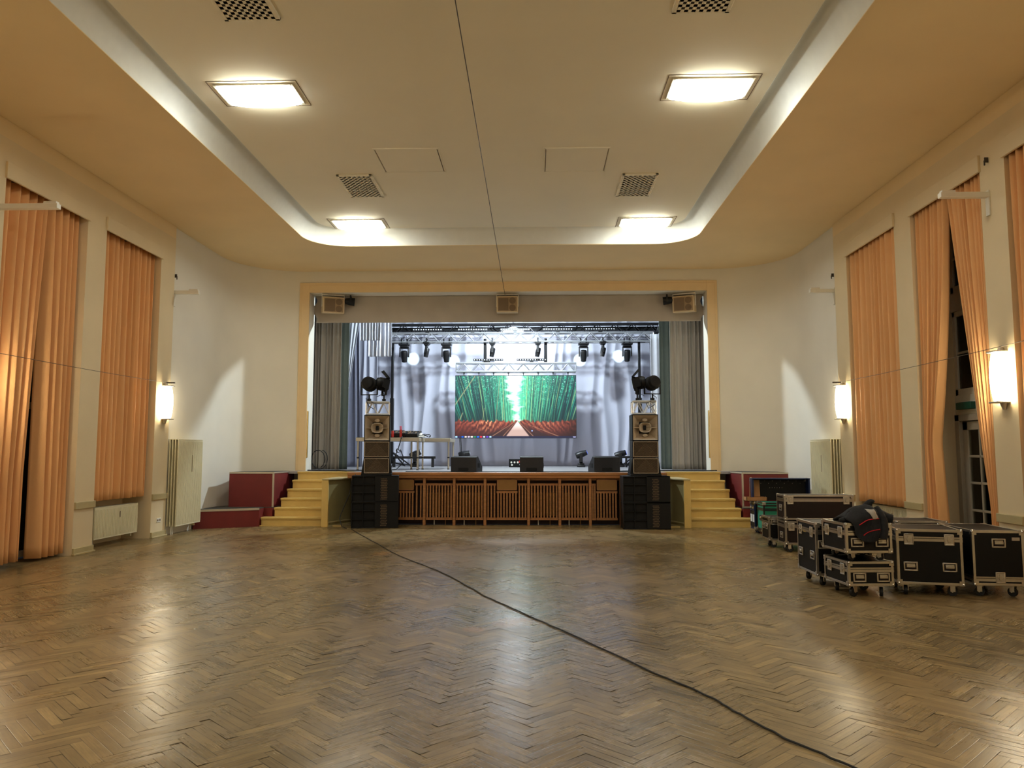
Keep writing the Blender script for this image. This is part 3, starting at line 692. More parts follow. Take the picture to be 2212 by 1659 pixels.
# steps and red podiums, mirrored about the stage axis
AX = -.08
def steps(side, label):
    t = thing('stage_steps', label, 'steps', (AX, 0, 0)); s = side
    X = lambda x: s*x
    inner, out = 4.02, [5.43, 5.22, 5.16, 5.10, 5.06, 5.02]
    for k in range(6):
        z = SZ/6*(k+1); y0 = 17.06+.25*k; xo = out[k]; xi = inner if k < 5 else 3.58
        a, b_ = sorted((X(xi), X(xo)))
        MB().box(a, b_, y0, y0+.3, z-.038, z-.002 if k == 5 else z).box(a, b_, y0+.01, y0+.03, z-.058, z-.038).build('tread', M['yellow'], t, bevel=.008)
        MB().box(a+.01 if k else a+.01, b_-.01, y0+.03, y0+.26, z-SZ/6, z-.04).build('riser', M['yellow'], t)
    a, b_ = sorted((X(inner-.145), X(inner))); MB().box(a, b_, 16.86, 17.1, 0, 1.05).build('post', M['yellow'], t, bevel=.006)
    p = [(inner-.145, 16.9), (3.58, 17.68), (3.66, 17.72), (inner, 17.05), (inner, 18.3), (3.58, 18.3)]
    def poly(q): return [(X(x), y) for x, y in q]
    MB().prism(poly([(inner-.13, 16.88), (3.57, 17.70), (3.57, 18.3), (inner-.0, 18.3), (inner-.0, 16.95)]), 0.0, 1.02).build('side_panel', M['olive'], t)
    MB().prism(poly([(inner-.16, 16.85), (3.54, 17.68), (3.54, 18.3), (inner+.0, 18.3), (inner+.0, 16.85)]), 1.02, 1.055).build('cap', M['trim'], t, bevel=.006)
    MB().prism(poly([(inner-.15, 16.9), (3.555, 17.69), (3.6, 17.69), (inner-.1, 16.9)]), .09, .115).prism(poly([(inner-.15, 16.9), (3.545, 17.69), (3.6, 17.69), (inner-.1, 16.9)]), 0, .035).build('plinth', M['trim'], t)
    a, b_ = sorted((X(3.6), X(5.5))); MB().box(a, b_, 17.04, 17.075, 0, .022).build('toe_board', M['yellow'], t)
steps(-1, 'yellow painted steps rising to the stage on the left'); steps(1, 'yellow painted steps rising to the stage on the right')
def podium(side, label_low, label_up):
    s = side; X = lambda x: AX+s*x
    wx = (AX-XL) if s < 0 else (XR-AX)
    yw = 16.36 if s < 0 else 16.60
    lo = [(wx, yw), (5.44, 17.0), (5.44, 17.32), (5.26, 17.32), (5.26, 18.9), (5.5, 18.93), (6.0, 18.6), (wx-.35, 18.1), (wx+.0, 17.5)]
    t = thing('low_podium', label_low, 'podium', (0, 0, 0))
    MB().prism([(X(x), y) for x, y in lo], 0, .385).build('skirt', M['red'], t)
    MB().prism([(X(x), y) for x, y in lo], .385, .40).build('top', M['carpet'], t)
    d = Vector((X(5.44), 17.0, 0))-Vector((X(wx), yw, 0)); nrm = Vector((d.y, -d.x, 0)).normalized()*.012
    if nrm.y > 0: nrm = -nrm
    a, b_ = Vector((X(wx), yw, 0)), Vector((X(5.44), 17.0, 0))
    MB().prism([(a.x, a.y), (b_.x, b_.y), (b_.x+nrm.x, b_.y+nrm.y), (a.x+nrm.x, a.y+nrm.y)], .36, .405).build('edge_trim', M['aluflat'], t)
    up = [(6.30, 17.42), (5.28, 17.42), (5.28, 18.9), (5.5, 18.93), (5.9, 18.7), (6.30, 18.2)]
    t = thing('high_podium', label_up, 'podium', (0, 0, 0))
    MB().prism([(X(x), y) for x, y in up], .40, SZ-.015).build('skirt', M['red'], t)
    MB().prism([(X(x), y) for x, y in up], SZ-.015, SZ).build('top', M['carpet'], t)
    q = MB(); y = 17.42
    a, b_ = sorted((X(5.28), X(6.30))); q.box(a, b_, y-.012, y, SZ-.035, SZ+.003)
    c, e = sorted((X(5.265), X(5.305))); q.box(c, e, y-.014, y, .40, SZ); 
    g, h = sorted((X(5.268), X(5.28))); q.box(g, h, y, 18.9, SZ-.03, SZ+.003)
    if s > 0: q.box(5.28+AX, 6.30+AX, y-.012, y, .40, .43)
    q.build('edge_trim', M['aluflat'], t, bevel=.003)
podium(-1, 'low red podium with dark carpet top against the left wall', 'high red podium beside the left yellow steps')
podium(1, 'low red podium with dark carpet top behind the flight cases', 'high red podium beside the right yellow steps')

# ------------------------------------------------------------------ drapes around the stage
def drape(name, label, cat, e0, e1, z0, z1, n, amp, seed, y, m, nv=24, nu=None, grp=None):
    o = curtain_mesh(e0 if callable(e0) else (lambda v: e0), e1 if callable(e1) else (lambda v: e1), z0, z1, n, amp, seed, 0, 'x', y, 1, nv=nv, nu=nu).build(name, M[m], smooth=True, solid=.006, fix=False)
    return tag(o, label, cat, grp)
drape('valance', 'grey pelmet valance hanging across the top of the stage opening', 'valance', OX0+.01, OX1-.01, 4.95, 5.65, 12, .03, 21, 19.42, 'val', nu=160)
drape('stage_curtain', 'grey house curtain drawn to the left side of the stage', 'stage curtain', -5.34, lambda v: -4.50, SZ+.01, 5.4, 8, .14, 22, 19.95, 'gcurt', nu=200)
drape('stage_curtain', 'grey house curtain drawn to the right side of the stage', 'stage curtain', lambda v: 4.08, 5.12, SZ+.01, 5.4, 9, .14, 23, 19.95, 'gcurt', nu=200)
drape('wing_curtain', 'grey green wing strip beside the left house curtain', 'stage curtain', -4.66, -4.40, SZ+.01, 5.5, 2, .04, 24, 20.35, 'green')
drape('wing_curtain', 'grey green wing curtain beside the right house curtain', 'stage curtain', 3.92, 4.30, SZ+.01, 5.5, 3, .05, 25, 20.6, 'green')
drape('leg_curtain', 'white leg curtain tapering to a point on the left of the stage', 'stage curtain', -5.27, lambda v: -4.82-.42*min(1, v/.72), 2.0, 5.95, 3, .05, 26, 23.5, 'leg')
drape('leg_curtain', 'blue grey leg curtain behind the white tapering one', 'stage curtain', -5.75, lambda v: -5.0+.12*v, SZ+.01, 5.95, 4, .08, 27, 24.0, 'bluegrey')
drape('leg_curtain', 'narrow white leg curtain beside the right end of the truss', 'stage curtain', 4.02, 4.40, SZ+.01, 5.15, 2, .03, 28, 22.8, 'leg')
drape('border_swag', 'bunched white pleated swag hanging at the upper left of the stage', 'swag', -4.58, -3.98, 4.93, 5.8, 7, .10, 29, 22.4, 'leg')
drape('border_swag', 'lower bunched white pleated swag beside the truss end', 'swag', -4.38, -3.68, 4.48, 5.8, 6, .10, 30, 22.62, 'leg')
drape('backdrop', 'pale grey backdrop curtain across the rear of the stage', 'backdrop', -5.9, 5.6, SZ+.01, 6.9, 26, .10, 31, 26.2, 'back', nu=420, nv=30)
drape('side_backdrop', 'pale grey side curtain at the left rear of the stage', 'backdrop', -6.6, -4.55, SZ+.01, 6.2, 8, .14, 32, 24.9, 'back')
drape('side_backdrop', 'pale grey side curtain at the right rear of the stage', 'backdrop', 4.30, 6.4, SZ+.01, 5.3, 8, .14, 33, 24.9, 'back')
drape('border', 'black border cloth above the lighting truss', 'border', -6.5, 6.3, 5.76, 5.90, 10, .05, 35, 25.95, 'black')

# ------------------------------------------------------------------ trusses
def truss_mesh(L, s, bay):
    ch = MB(); br = MB(); r = .027; h = s/2
    for y in (-h, h):
        for z in (-h, h): ch.cyl((-L/2, y, z), (L/2, y, z), r, n=8)
    n = max(2, int(round(L/bay)))
    for i in range(n):
        xa = -L/2+L*i/n; xb = -L/2+L*(i+1)/n; xm = (xa+xb)/2
        for y in (-h, h): br.cyl((xa, y, -h), (xm, y, h), .013, n=6).cyl((xm, y, h), (xb, y, -h), .013, n=6)
        for z in (-h, h): br.cyl((xa, -h, z), (xm, h, z), .010, n=6).cyl((xm, h, z), (xb, -h, z), .010, n=6)
    for x in (-L/2, L/2):
        for a in (-h, h): br.cyl((x, -h, a), (x, h, a), .014, n=6).cyl((x, a, -h), (x, a, h), .014, n=6)
    return ch, br
def truss(name, label, loc, L, s, bay, m='truss'):
    t = thing(name, label, 'truss', loc); c, b = truss_mesh(L, s, bay)
    c.build('chords', M[m], t, smooth=True); b.build('braces', M[m], t, smooth=True); return t
TY, TZ = 24.6, 5.33
truss('lighting_truss', 'long aluminium lighting truss across the upper stage', (.08, TY, TZ), 8.6, .29, .58)
mt = truss('screen_truss', 'short aluminium truss carrying the screen', (-.03, TY+.1, 4.37), 3.86, .27, .5)
for i in range(8):
    x = -1.68+i*.48
    MB().cyl((x, 0, -.135), (x, 0, -.25), .012).cbox(x, 0, -.17, .05, .05, .05).build('hanging_clamp', M['blackm'], mt)
truss('rear_truss', 'dark truss behind the bright lighting truss', (.0, 25.72, 5.80), 9.5, .3, .6, 'blackm')
for x, l in ((-1.02, 'left'), (.93, 'right')):
    tag(MB().box(x-.05, x+.05, TY-.02, TY+.04, 4.5, 5.2).cyl((x, TY, 5.1), (x, TY, 5.3), .05).build('hoist_strap', M['black'], bevel=.01), 'black hoist strap between the two trusses, on the %s' % l, 'strap')
def truss_stand(label, x, y):
    t = thing('truss_stand', label, 'stand', (x, y, SZ))
    MB().box(-.06, .06, -.06, .06, 0.1, 2.2).box(-.04, .04, -.04, .04, 2.2, TZ-SZ-.17).build('mast', M['blackm'], t, bevel=.005)
    for a in range(4):
        d = a*pi/2+pi/4; MB().cyl((0, 0, .5), (.75*cos(d), .75*sin(d), .04), .022).cyl((.06*cos(d), .06*sin(d), .14), (.7*cos(d), .7*sin(d), .06), .02).build('leg', M['blackm'], t, smooth=True)
    MB().box(-.2, .2, -.05, .05, TZ-SZ-.17, TZ-SZ-.15).build('head', M['blackm'], t)
    MB().box(.06, .2, -.03, .03, .95, 1.02).cyl((.16, 0, .98), (.16, -.1, .98), .02).build('winch', M['blackm'], t, bevel=.005)
truss_stand('black lifting stand under the left end of the lighting truss', -4.02, TY)
truss_stand('black lifting stand under the right end of the lighting truss', 3.93, TY)

# LED bars
def led_bar(label, loc):
    t = thing('light_bar', label, 'light bar', loc, group='light bars')
    MB().box(-.48, .48, -.035, .035, -.035, .035).build('housing', M['blackm'], t, bevel=.006)
    l = MB().lathe([(.020, 0), (.018, .010), (.009, .016)], 10, Matrix.Rotation(pi/2, 4, 'X')).build('lens', M['lens'], t, smooth=True)
    for i in range(12): (l if i == 0 else inst(l, t, Matrix())).location = (-.44+i*.08, -.035, 0)
    MB().box(-.06, .06, -.03, .03, -.10, -.035).box(-.2, .2, -.01, .01, -.06, -.045).build('bracket', M['blackm'], t)
for i, x in enumerate((-2.88, -1.42, -.05, 1.32, 2.68)):
    led_bar('black light bar on top of the long truss, %s from the left' % ['first', 'second', 'middle one, third', 'fourth', 'fifth'][i], (x, TY-.145, 5.58))
led_bar('black light bar on the short truss, left of the screen centre', (-.92, TY, 4.61)); led_bar('black light bar on the short truss, right of the screen centre', (.48, TY, 4.61))

# moving heads: base at the origin, head above it
def moving_head(label, loc, rot, tilt, grp, scale=1.0, blue=False, clamps=False):
    t = thing('moving_head', label, 'moving head light', loc, group=grp); t.rotation_euler = rot; t.scale = (scale,)*3
    MB().prism([(-.17, -.13), (.17, -.13), (.17, .13), (-.17, .13)], 0, .07).prism([(-.13, -.10), (.13, -.10), (.13, .10), (-.13, .10)], .07, .12).build('base', M['blackm'], t, bevel=.015)
    y = MB(); y.box(-.155, -.115, -.05, .05, .12, .44).box(.115, .155, -.05, .05, .12, .44).box(-.155, .155, -.05, .05, .12, .17)
    y.build('yoke', M['blackm'], t, bevel=.012)
    R = Matrix.Translation((0, 0, .40)) @ Matrix.Rotation(tilt, 4, 'X')
    h = MB().lathe([(.02, -.17), (.09, -.165), (.105, -.12), (.105, .05), (.09, .13), (.085, .19), (.07, .20)], 20, R).build('head', M['blackm'], t, smooth=True)
    MB().lathe([(.07, .195), (.06, .205), (.01, .21)], 18, R).build('lens', M['lens'] if not blue else M['blueled'], h, smooth=True)
    if blue: MB().box(.157, .163, -.03, .03, .15, .32).build('light_strip', M['blueled'], t)
    if clamps:
        for x in (-.09, .09): MB().box(x-.02, x+.02, -.02, .02, -.10, .0).cyl((x-.02, 0, -.13), (x+.02, 0, -.13), .035, n=12).build('clamp', M['blackm'], t, smooth=True)
    return t
HZ = 5.19-.0
for i, x in enumerate((-3.62, -2.26, 2.14, 3.53)):
    moving_head('large black moving head under the long truss, %s' % ['leftmost of four', 'second of four from the left', 'third of four from the left', 'rightmost of four'][i], (x, TY-.145, HZ-.06), (pi, 0, 0), rad(22), 'hanging moving heads', 1.0, clamps=True)
for i, x in enumerate((-2.90, -.78, .68, 2.76)):
    moving_head('slim black moving head under the long truss, %s' % ['leftmost', 'just left of the work light', 'just right of the work light', 'rightmost'][i], (x, TY-.145, HZ-.02), (pi, 0, pi/2), rad(10), 'slim hanging moving heads', .80, clamps=True)
moving_head('moving head standing on the stage below the table', (-3.26, 24.6, SZ), (0, 0, pi/2), rad(66), 'floor moving heads')
moving_head('moving head standing on the stage between table and left monitor', (-1.72, 24.9, SZ), (0, 0, pi/2), rad(78), 'floor moving heads')
moving_head('moving head with blue glow left of the right monitor', (2.04, 24.6, SZ), (0, 0, pi/2), rad(72), 'floor moving heads', blue=True)
moving_head('moving head with blue glow behind the right monitor', (3.28, 24.6, SZ), (0, 0, pi/2), rad(72), 'floor moving heads', blue=True)

# work light near the centre of the long truss
wl = thing('work_light', 'bright white work light hanging at the middle of the stage', 'work light', (-.13, 25.1, 5.64))
MB().lathe([(.05, .14), (.08, .12), (.34, .02), (.36, 0), (.34, -.005), (.30, .0)], 28).build('reflector', M['pvc'], wl, smooth=True)
MB().lathe([(.29, -.01), (.25, -.03), (.02, -.045)], 28).build('glass', M['work'], wl, smooth=True)
MB().cyl((0, 0, .12), (0, 0, 1.1), .012).build('hanger', M['blackm'], wl)
ld = bpy.data.lights.new('work light lamp', 'POINT'); ld.energy = STAGE_W; ld.color = (.80, .88, 1.0); ld.shadow_soft_size = .14
lo = bpy.data.objects.new('work_light_lamp', ld); COL.objects.link(lo); lo.parent = wl; lo.location = (0, 0, -.22)
fl = thing('stage_flood', 'white stage flood fixed above the opening, behind the valance', 'work light', (-.1, 21.3, 6.95))
MB().box(-.45, .45, -.16, .16, -.03, .06).box(-.03, .03, -.03, .03, .06, .249).build('housing', M['blackm'], fl, bevel=.01)
MB().box(-.42, .42, -.13, .13, -.04, -.03).build('glass', M['work'], fl)
ld2 = bpy.data.lights.new('flood lamp', 'POINT'); ld2.energy = FLOOD_W; ld2.color = (.77, .91, 1.0); ld2.shadow_soft_size = .16
lo2 = bpy.data.objects.new('stage_flood_lamp', ld2); COL.objects.link(lo2); lo2.parent = fl; lo2.location = (0, 0, -.24)
# narrow beams of the hanging heads on the backdrop
for x, tx, tz in ((-3.62, -3.62, 4.86), (-2.26, -2.22, 4.78), (2.14, 2.12, 4.80), (3.53, 3.45, 4.92)):
    sd = bpy.data.lights.new('head beam', 'SPOT'); sd.energy = 150; sd.color = (.72, .95, 1); sd.spot_size = rad(17); sd.spot_blend = .12; sd.shadow_soft_size = .03
    so = bpy.data.objects.new('head_beam', sd); COL.objects.link(so); p = Vector((x, TY+.16, 4.95)); so.location = p
    so.rotation_euler = (Vector((tx, 26.15, tz))-p).to_track_quat('-Z', 'Y').to_euler()

# ------------------------------------------------------------------ LED wall
def led_wall():
    import numpy as np
    nx, ny = 330, 168; rs = np.random.RandomState(5)
    xs = (np.arange(nx)+.5)/nx; ys = (np.arange(ny)+.5)/ny      # y up
    Xg, Yg = np.meshgrid(xs, ys)
    vx, vy = .515, .27
    img = np.zeros((ny, nx, 3))
    hz = .27
    d = np.abs(Xg-vx)
    def rgb(r, g, b_): return np.array([r, g, b_])/255.0
    def noise(sx, sy, seed):
        r = np.random.RandomState(seed); g = r.rand(sy+2, sx+2)
        u = Xg*sx; v = Yg*sy; i = u.astype(int); j = v.astype(int); fu = u-i; fv = v-j
        fu = fu*fu*(3-2*fu); fv = fv*fv*(3-2*fv)
        return (g[j, i]*(1-fu)+g[j, i+1]*fu)*(1-fv)+(g[j+1, i]*(1-fu)+g[j+1, i+1]*fu)*fv
    def mixin(al, col):
        nonlocal img
        al = np.clip(al, 0, 1)[..., None]; img = img*(1-al)+np.asarray(col)*al
    glow = np.exp(-(d/.17)**2); up = np.clip((Yg-hz)/(1-hz), 0, 1)
    img[:] = rgb(12, 62, 62)
    mixin(.75*up*(1-.35*d/.5), rgb(16, 118, 96))
    mixin(.95*glow, rgb(96, 214, 158))
    far = np.clip((d-.30)*4, 0, 1); mixin(.55*far, rgb(14, 56, 78))
    lf = noise(60, 34, 1)*.5+noise(130, 80, 2)*.5
    mixin(np.clip((lf-.52)*5, 0, 1)*np.clip(up*1.5-.15, 0, 1)*(.45+.55*np.exp(-(d/.33)**2)), rgb(44, 206, 152))
    mixin(np.clip((noise(150, 90, 3)-.72)*6, 0, 1)*np.clip(up*1.6-.4, 0, 1), rgb(170, 244, 220))
    for k in range(280):                                         # stems fan out from the path's end
        s = rs.choice([-1, 1]); q = rs.rand()**1.1; xb = vx+s*(.025+.47*q); lean = s*(.01+.20*q)*rs.uniform(.4, 1.2)
        w = (.0014+.0042*q)*rs.uniform(.6, 1.8); c = rs.rand(); g = math.exp(-(abs(xb-vx)/.2)**2)
        al = np.clip((1-np.abs(Xg-xb-lean*(Yg-hz))/w)*1.4, 0, 1)*(Yg > hz-.08*q)*np.clip(1.15-.55*up+.3*(rs.rand()-.5), 0, 1)
        if c < .62: col = rgb(4+20*g, 34+50*g, 40+34*g)
        elif c < .92: col = rgb(40+70*g, 130+80*g, 104+50*g)
        else: col = rgb(150, 190, 120)
        mixin(.8*al, col)
    mixin(np.clip((.50-Yg)/.24, 0, 1)*np.clip((d-.06)*5, 0, 1)*.55*(Yg > hz-.06), rgb(6, 36, 36))
    for xa, ya, xb, yb, w in ((.0, .54, .17, 1.02, .010), (.01, .15, .06, .40, .009), (.335, .27, .37, .98, .004), (.39, .25, .40, .75, .004), (.225, .25, .24, .48, .004)):
        t = np.clip(((Xg-xa)*(xb-xa)+(Yg-ya)*(yb-ya))/((xb-xa)**2+(yb-ya)**2), 0, 1)
        dd = np.hypot((Xg-xa-t*(xb-xa))*2, Yg-ya-t*(yb-ya)); mixin(.7*np.clip(1.3-dd/w/1.2, 0, 1), rgb(168, 158, 112))
    sw = .018+.060*np.clip(up*1.2, 0, 1)+.05*(noise(14, 22, 4)-.5)+.03*(noise(40, 60, 9)-.5)
    mixin(np.clip((sw-np.abs(Xg-vx+.035*up))*28, 0, 1)*(Yg > hz), rgb(246, 255, 246))
    gh = hz+.01+.06*(noise(70, 3, 6)-.45)+.03*np.clip(d-.1, 0, 1); gm = np.clip((gh-Yg)*45, 0, 1)
    sh = Xg*150+(Yg*60)*np.where(Xg < vx, -1, 1)
    st = .5+.5*np.sin(sh*1.0+6*noise(30, 10, 7)); st = .5*st+.5*noise(150, 40, 8)
    lit = np.clip((Yg-.05)/.2, 0, 1)
    gc = rgb(58, 24, 22)+(rgb(168, 74, 54)-rgb(58, 24, 22))*(st*lit)[..., None]
    hl = np.exp(-((Xg-.27)/.10)**2)+.55*np.exp(-((Xg-.75)/.10)**2)
    gc = gc+(rgb(244, 176, 120)-gc)*np.clip((st-.42)*1.8, 0, 1)[..., None]*(hl*lit)[..., None]
    gc = gc*(1-.45*np.clip((Xg-.85)/.15, 0, 1))[..., None]
    mixin(gm, gc)
    pw = np.clip((hz-.005-Yg), 0, 1)*.55+.008; pc = vx+.012*(hz-Yg)
    dark = np.clip((pw*2.0-np.abs(Xg-pc))*60, 0, 1)*(Yg < hz-.03)*np.clip(1.2-Yg/hz, 0, 1); mixin(.75*dark, rgb(40, 24, 26))
    pk = np.clip(1-(hz-Yg)/.15, 0, 1)
    mixin(np.clip((pw*.72-np.abs(Xg-pc))*140, 0, 1)*(Yg < hz), rgb(176, 146, 136)+(rgb(255, 250, 244)-rgb(176, 146, 136))*pk[..., None])
    for s, k in ((-1, .85), (-1, 1.5), (1, .9), (1, 2.4)):       # low rails beside the path
        mixin(.75*np.clip(1.2-np.abs(Xg-pc-s*(pw*k+.004))/(.003+.003*k*(hz-Yg)/.2), 0, 1)*(Yg < hz-.02), rgb(166, 118, 88))
    img[:int(.035*ny)] = [.10, .10, .20]
    def dot(x, y, rx, ry, c):
        m = ((Xg-x)/rx)**2+((Yg-y)/ry)**2 < 1; img[m] = c
    for i, c in enumerate(((.6, .8, 1), (.12, .12, .3), (.02, .3, .7), (.8, .75, .7), (.75, .7, .8), (.8, .8, .75), (.1, .5, .3), (.0, .35, .8), (.8, .12, .2), (.7, .75, .8), (.35, .2, .7), (.6, .75, .9))):
        dot(.010+i*.0256, .018, .0095, .014, c)
    dot(.985, .016, .013, .010, (.55, .55, .7)); dot(.636, .115, .006, .011, (.55, .65, .95))
    img = np.clip(img, 0, 1)**2.1*1.3
    t = thing('led_screen', 'large LED screen showing a green bamboo grove and path', 'screen', (-.04, TY+.1, 2.10)); Wd, Hh = 3.88, 2.0
    vs = [((i/nx-.5)*Wd, -.045, j/ny*Hh) for j in range(ny+1) for i in range(nx+1)]
    fs = [(j*(nx+1)+i, j*(nx+1)+i+1, (j+1)*(nx+1)+i+1, (j+1)*(nx+1)+i) for j in range(ny) for i in range(nx)]
    me = bpy.data.meshes.new('display'); me.from_pydata(vs, [], fs)
    a = me.attributes.new('picture', 'FLOAT_COLOR', 'FACE'); a.data.foreach_set('color', np.concatenate([img.reshape(-1, 3), np.ones((nx*ny, 1))], 1).astype('f').ravel())
    m = bpy.data.materials.new('lit display'); m.use_nodes = True; nt = m.node_tree; p = nt.nodes['Principled BSDF']
    p.inputs['Base Color'].default_value = (.01, .01, .01, 1); p.inputs['Roughness'].default_value = .5
    at = nt.nodes.new('ShaderNodeAttribute'); at.attribute_name = 'picture'; nt.links.new(at.outputs['Color'], p.inputs['Emission Color']); p.inputs['Emission Strength'].default_value = 1.0
    me.materials.append(m); o = bpy.data.objects.new('display', me); COL.objects.link(o); o.parent = t
    MB().box(-Wd/2-.01, Wd/2+.01, -.044, .05, -.01, Hh+.02).build('cabinet', M['blackm'], t)
    for x in (-1.8, -1.76): MB().tube([(x, 0, 0), (x+.02, .02, -.4), (x-.03, 0, -.9)], .012).build('cable', M['rubber'], t, smooth=True)
led_wall()

# ------------------------------------------------------------------ loudspeakers over the opening
def install_speaker(label, loc, rz, tiltx):
    t = thing('wall_speaker', label, 'speaker', loc, rz)
    R = Matrix.Rotation(tiltx, 4, 'X')
    MB().box(-.27, .27, -.16, .16, -.41, 0, R).build('cabinet', M['speaker'], t, bevel=.012)
    MB().box(-.24, .24, -.168, -.158, -.38, -.03, R).build('grille', M['spkg'], t, bevel=.004)
    g = MB()
    for z in (-.115, -.295): g.lathe([(.082, 0), (.08, .004), (.02, .005)], 24, R @ Matrix.Translation((.13, -.168, z)) @ Matrix.Rotation(pi/2, 4, 'X'))
    g.box(-.22, .03, -.172, -.167, -.36, -.05, R); g.build('drivers', M['spkd'], t, smooth=True)
    MB().box(-.285, -.272, -.02, .02, -.25, .06).box(.272, .285, -.02, .02, -.25, .06).box(-.285, .285, -.02, .02, .05, .075).build('bracket', M['pvc'], t)
install_speaker('beige wall loudspeaker under the left corner of the stage frame', (-4.56, 19.2, 5.57), rad(22), rad(6))
install_speaker('beige wall loudspeaker under the middle of the stage frame', (-.11, 19.2, 5.56), 0, rad(4))
install_speaker('beige wall loudspeaker under the right corner of the stage frame', (4.34, 19.2, 5.55), rad(-22), rad(6))
def par_can(label, loc, rz):
    t = thing('spotlight', label, 'spotlight', loc, rz)
    R = Matrix.Rotation(rad(95), 4, 'Y')
    MB().lathe([(.03, -.16), (.075, -.13), (.10, -.02), (.105, .1), (.085, .1)], 16, R).build('body', M['black'], t, smooth=True)
    MB().box(-.02, .02, -.12, -.11, -.05, .14).box(-.02, .02, .11, .12, -.05, .14).box(-.02, .02, -.12, .12, .13, .14).build('yoke', M['black'], t)
par_can('black spotlight beside the left wall loudspeaker', (-4.12, 19.24, 5.47), 0.2); par_can('black spotlight beside the right wall loudspeaker', (3.92, 19.24, 5.45), pi-.2)

# ------------------------------------------------------------------ loudspeaker towers
def sub(label, loc):
    t = thing('subwoofer', label, 'subwoofer', loc, group='subwoofers'); w, h, d = 1.0, .56, .62
    b = MB(); b.box(-w/2, w/2, .06, d, 0, h)
    b.box(0.0, w/2, 0, .06, 0, h).box(-w/2, -w/2+.02, 0, .06, 0, h).box(-w/2, w/2, 0, .06, 0, .018).box(-w/2, w/2, 0, .06, h-.018, h)
    b.build('cabinet', M['black'], t, bevel=.004)
    MB().box(-w/2+.02, 0, .052, .058, .018, h-.018).build('port_back', M['port'], t)
    g = MB(); g.box(-.265, -.25, .0, .055, .018, h-.018)
    for z in (.19, .375): g.box(-w/2+.02, 0, .002, .055, z-.006, z+.006)
    g.build('port_grid', M['black'], t)
    p = MB()
    for i in range(13):
        for j in range(5): p.cbox(.13+j*.027+(.0135 if i % 2 else 0), -.002, .06+i*.036, .017, .006, .020)
    MB().box(.10, .27, -.001, .002, .04, h-.04).build('strip', M['black'], t)
    p.build('perforation', M['perf'], t)
    return t
def grille_box(label, loc, h=.345, wide=False):
    t = thing('mid_speaker', label, 'speaker', loc, group='mid speakers'); w, d = .56, .52
    b = MB().box(-w/2, w/2, .02, d, 0, h)
    if wide: b.prism([(-w/2-.05, 0), (w/2+.05, 0), (w/2, h), (-w/2, h)], -.06, -d+.0, Matrix.Rotation(pi/2, 4, 'X') @ Matrix.Translation((0, 0, 0)))
    b.build('cabinet', M['black'], t, bevel=.006)
    MB().box(-w/2+.02, w/2-.02, .012, .02, .02, h-.02).build('mesh_back', M['grille'], t)
    f = MB(); z0, z1, a = .012, h-.012, w/2-.012
    for q in ((-a, a, z0, z0+.014), (-a, a, z1-.014, z1), (-a, -a+.014, z0, z1), (a-.014, a, z0, z1)): f.box(q[0], q[1], -.004, .02, q[2], q[3])
    f.build('grille_frame', M['horn'], t, bevel=.002)
    g = MB(); n = 17
    for i in range(n):
        for s in (-1, 1):
            x0 = -a+2*a*i/n; dz = (z1-z0)
            p = [(x0, z0), (x0+s*dz*.9, z1)]
            if s > 0: xa, za, xb, zb = x0, z0, min(a, x0+dz*.9), z0+min(1, (a-x0)/(dz*.9))*dz
            else: xa, za, xb, zb = x0+2*a/n, z0, max(-a, x0+2*a/n-dz*.9), z0+min(1, (x0+2*a/n+a)/(dz*.9))*dz
            g.cyl((xa, .006, za), (xb, .006, zb), .0042, n=4, cap=False)
    g.build('mesh', M['perf'], t)
    return t
def horn_box(label, loc):
    t = thing('horn_speaker', label, 'speaker', loc, group='horn speakers'); w, h, d = .56, .57, .52
    b = MB()
    b.box(-w/2, w/2, .22, d, 0, h).box(-w/2, -w/2+.018, 0, .22, 0, h).box(w/2-.018, w/2, 0, .22, 0, h).box(-w/2, w/2, 0, .22, 0, .018).box(-w/2, w/2, 0, .22, h-.018, h)
    b.build('cabinet', M['black'], t, bevel=.004)
    a = w/2-.018; z0, z1 = .018, h-.018; c = h/2; q = .10
    f = MB(); A = [(-a, .004, z0), (a, .004, z0), (a, .004, z1), (-a, .004, z1)]; B = [(-q, .2, c-q*1.2), (q, .2, c-q*1.2), (q, .2, c+q*1.2), (-q, .2, c+q*1.2)]
    f.add(A+B, [(0, 1, 5, 4), (1, 2, 6, 5), (2, 3, 7, 6), (3, 0, 4, 7)]); hb = f.build('horn', M['horn'], t, fix=False)
    MB().box(-q-.01, q+.01, .19, .21, c-q*1.25, c+q*1.25).build('throat', M['port'], t)
    R = Matrix.Translation((0, .03, c)) @ Matrix.Rotation(pi/2, 4, 'X')
    o = MB(); o.grid(lambda u, v: (R @ Vector(((.028+(.128-.028)*v)*abs(cos(2*pi*u))**.7*(1 if cos(2*pi*u) > 0 else -1), (.05+(.105-.05)*v)*abs(sin(2*pi*u))**.7*(1 if sin(2*pi*u) > 0 else -1), -.10+.11*v))), 32, 5)
    o.build('inner_horn', M['horn'], t, smooth=True, solid=.008, fix=False)
    MB().box(-.03, .03, .11, .13, c-.05, c+.05).build('slot', M['port'], t)
    for z in (c-.165, c+.165): MB().lathe([(.02, 0), (.055, .01), (.06, .03), (.05, .05)], 18, Matrix.Translation((0, .10, z)) @ Matrix.Rotation(pi/2, 4, 'X') @ Matrix.Scale(.62, 4, (0, 1, 0))).build('phase_plug', M['horn'], t, smooth=True)
    MB().box(-a, -.12, .02, .10, c-.007, c+.007).box(.12, a, .02, .10, c-.007, c+.007).build('fin', M['horn'], t)
    return t
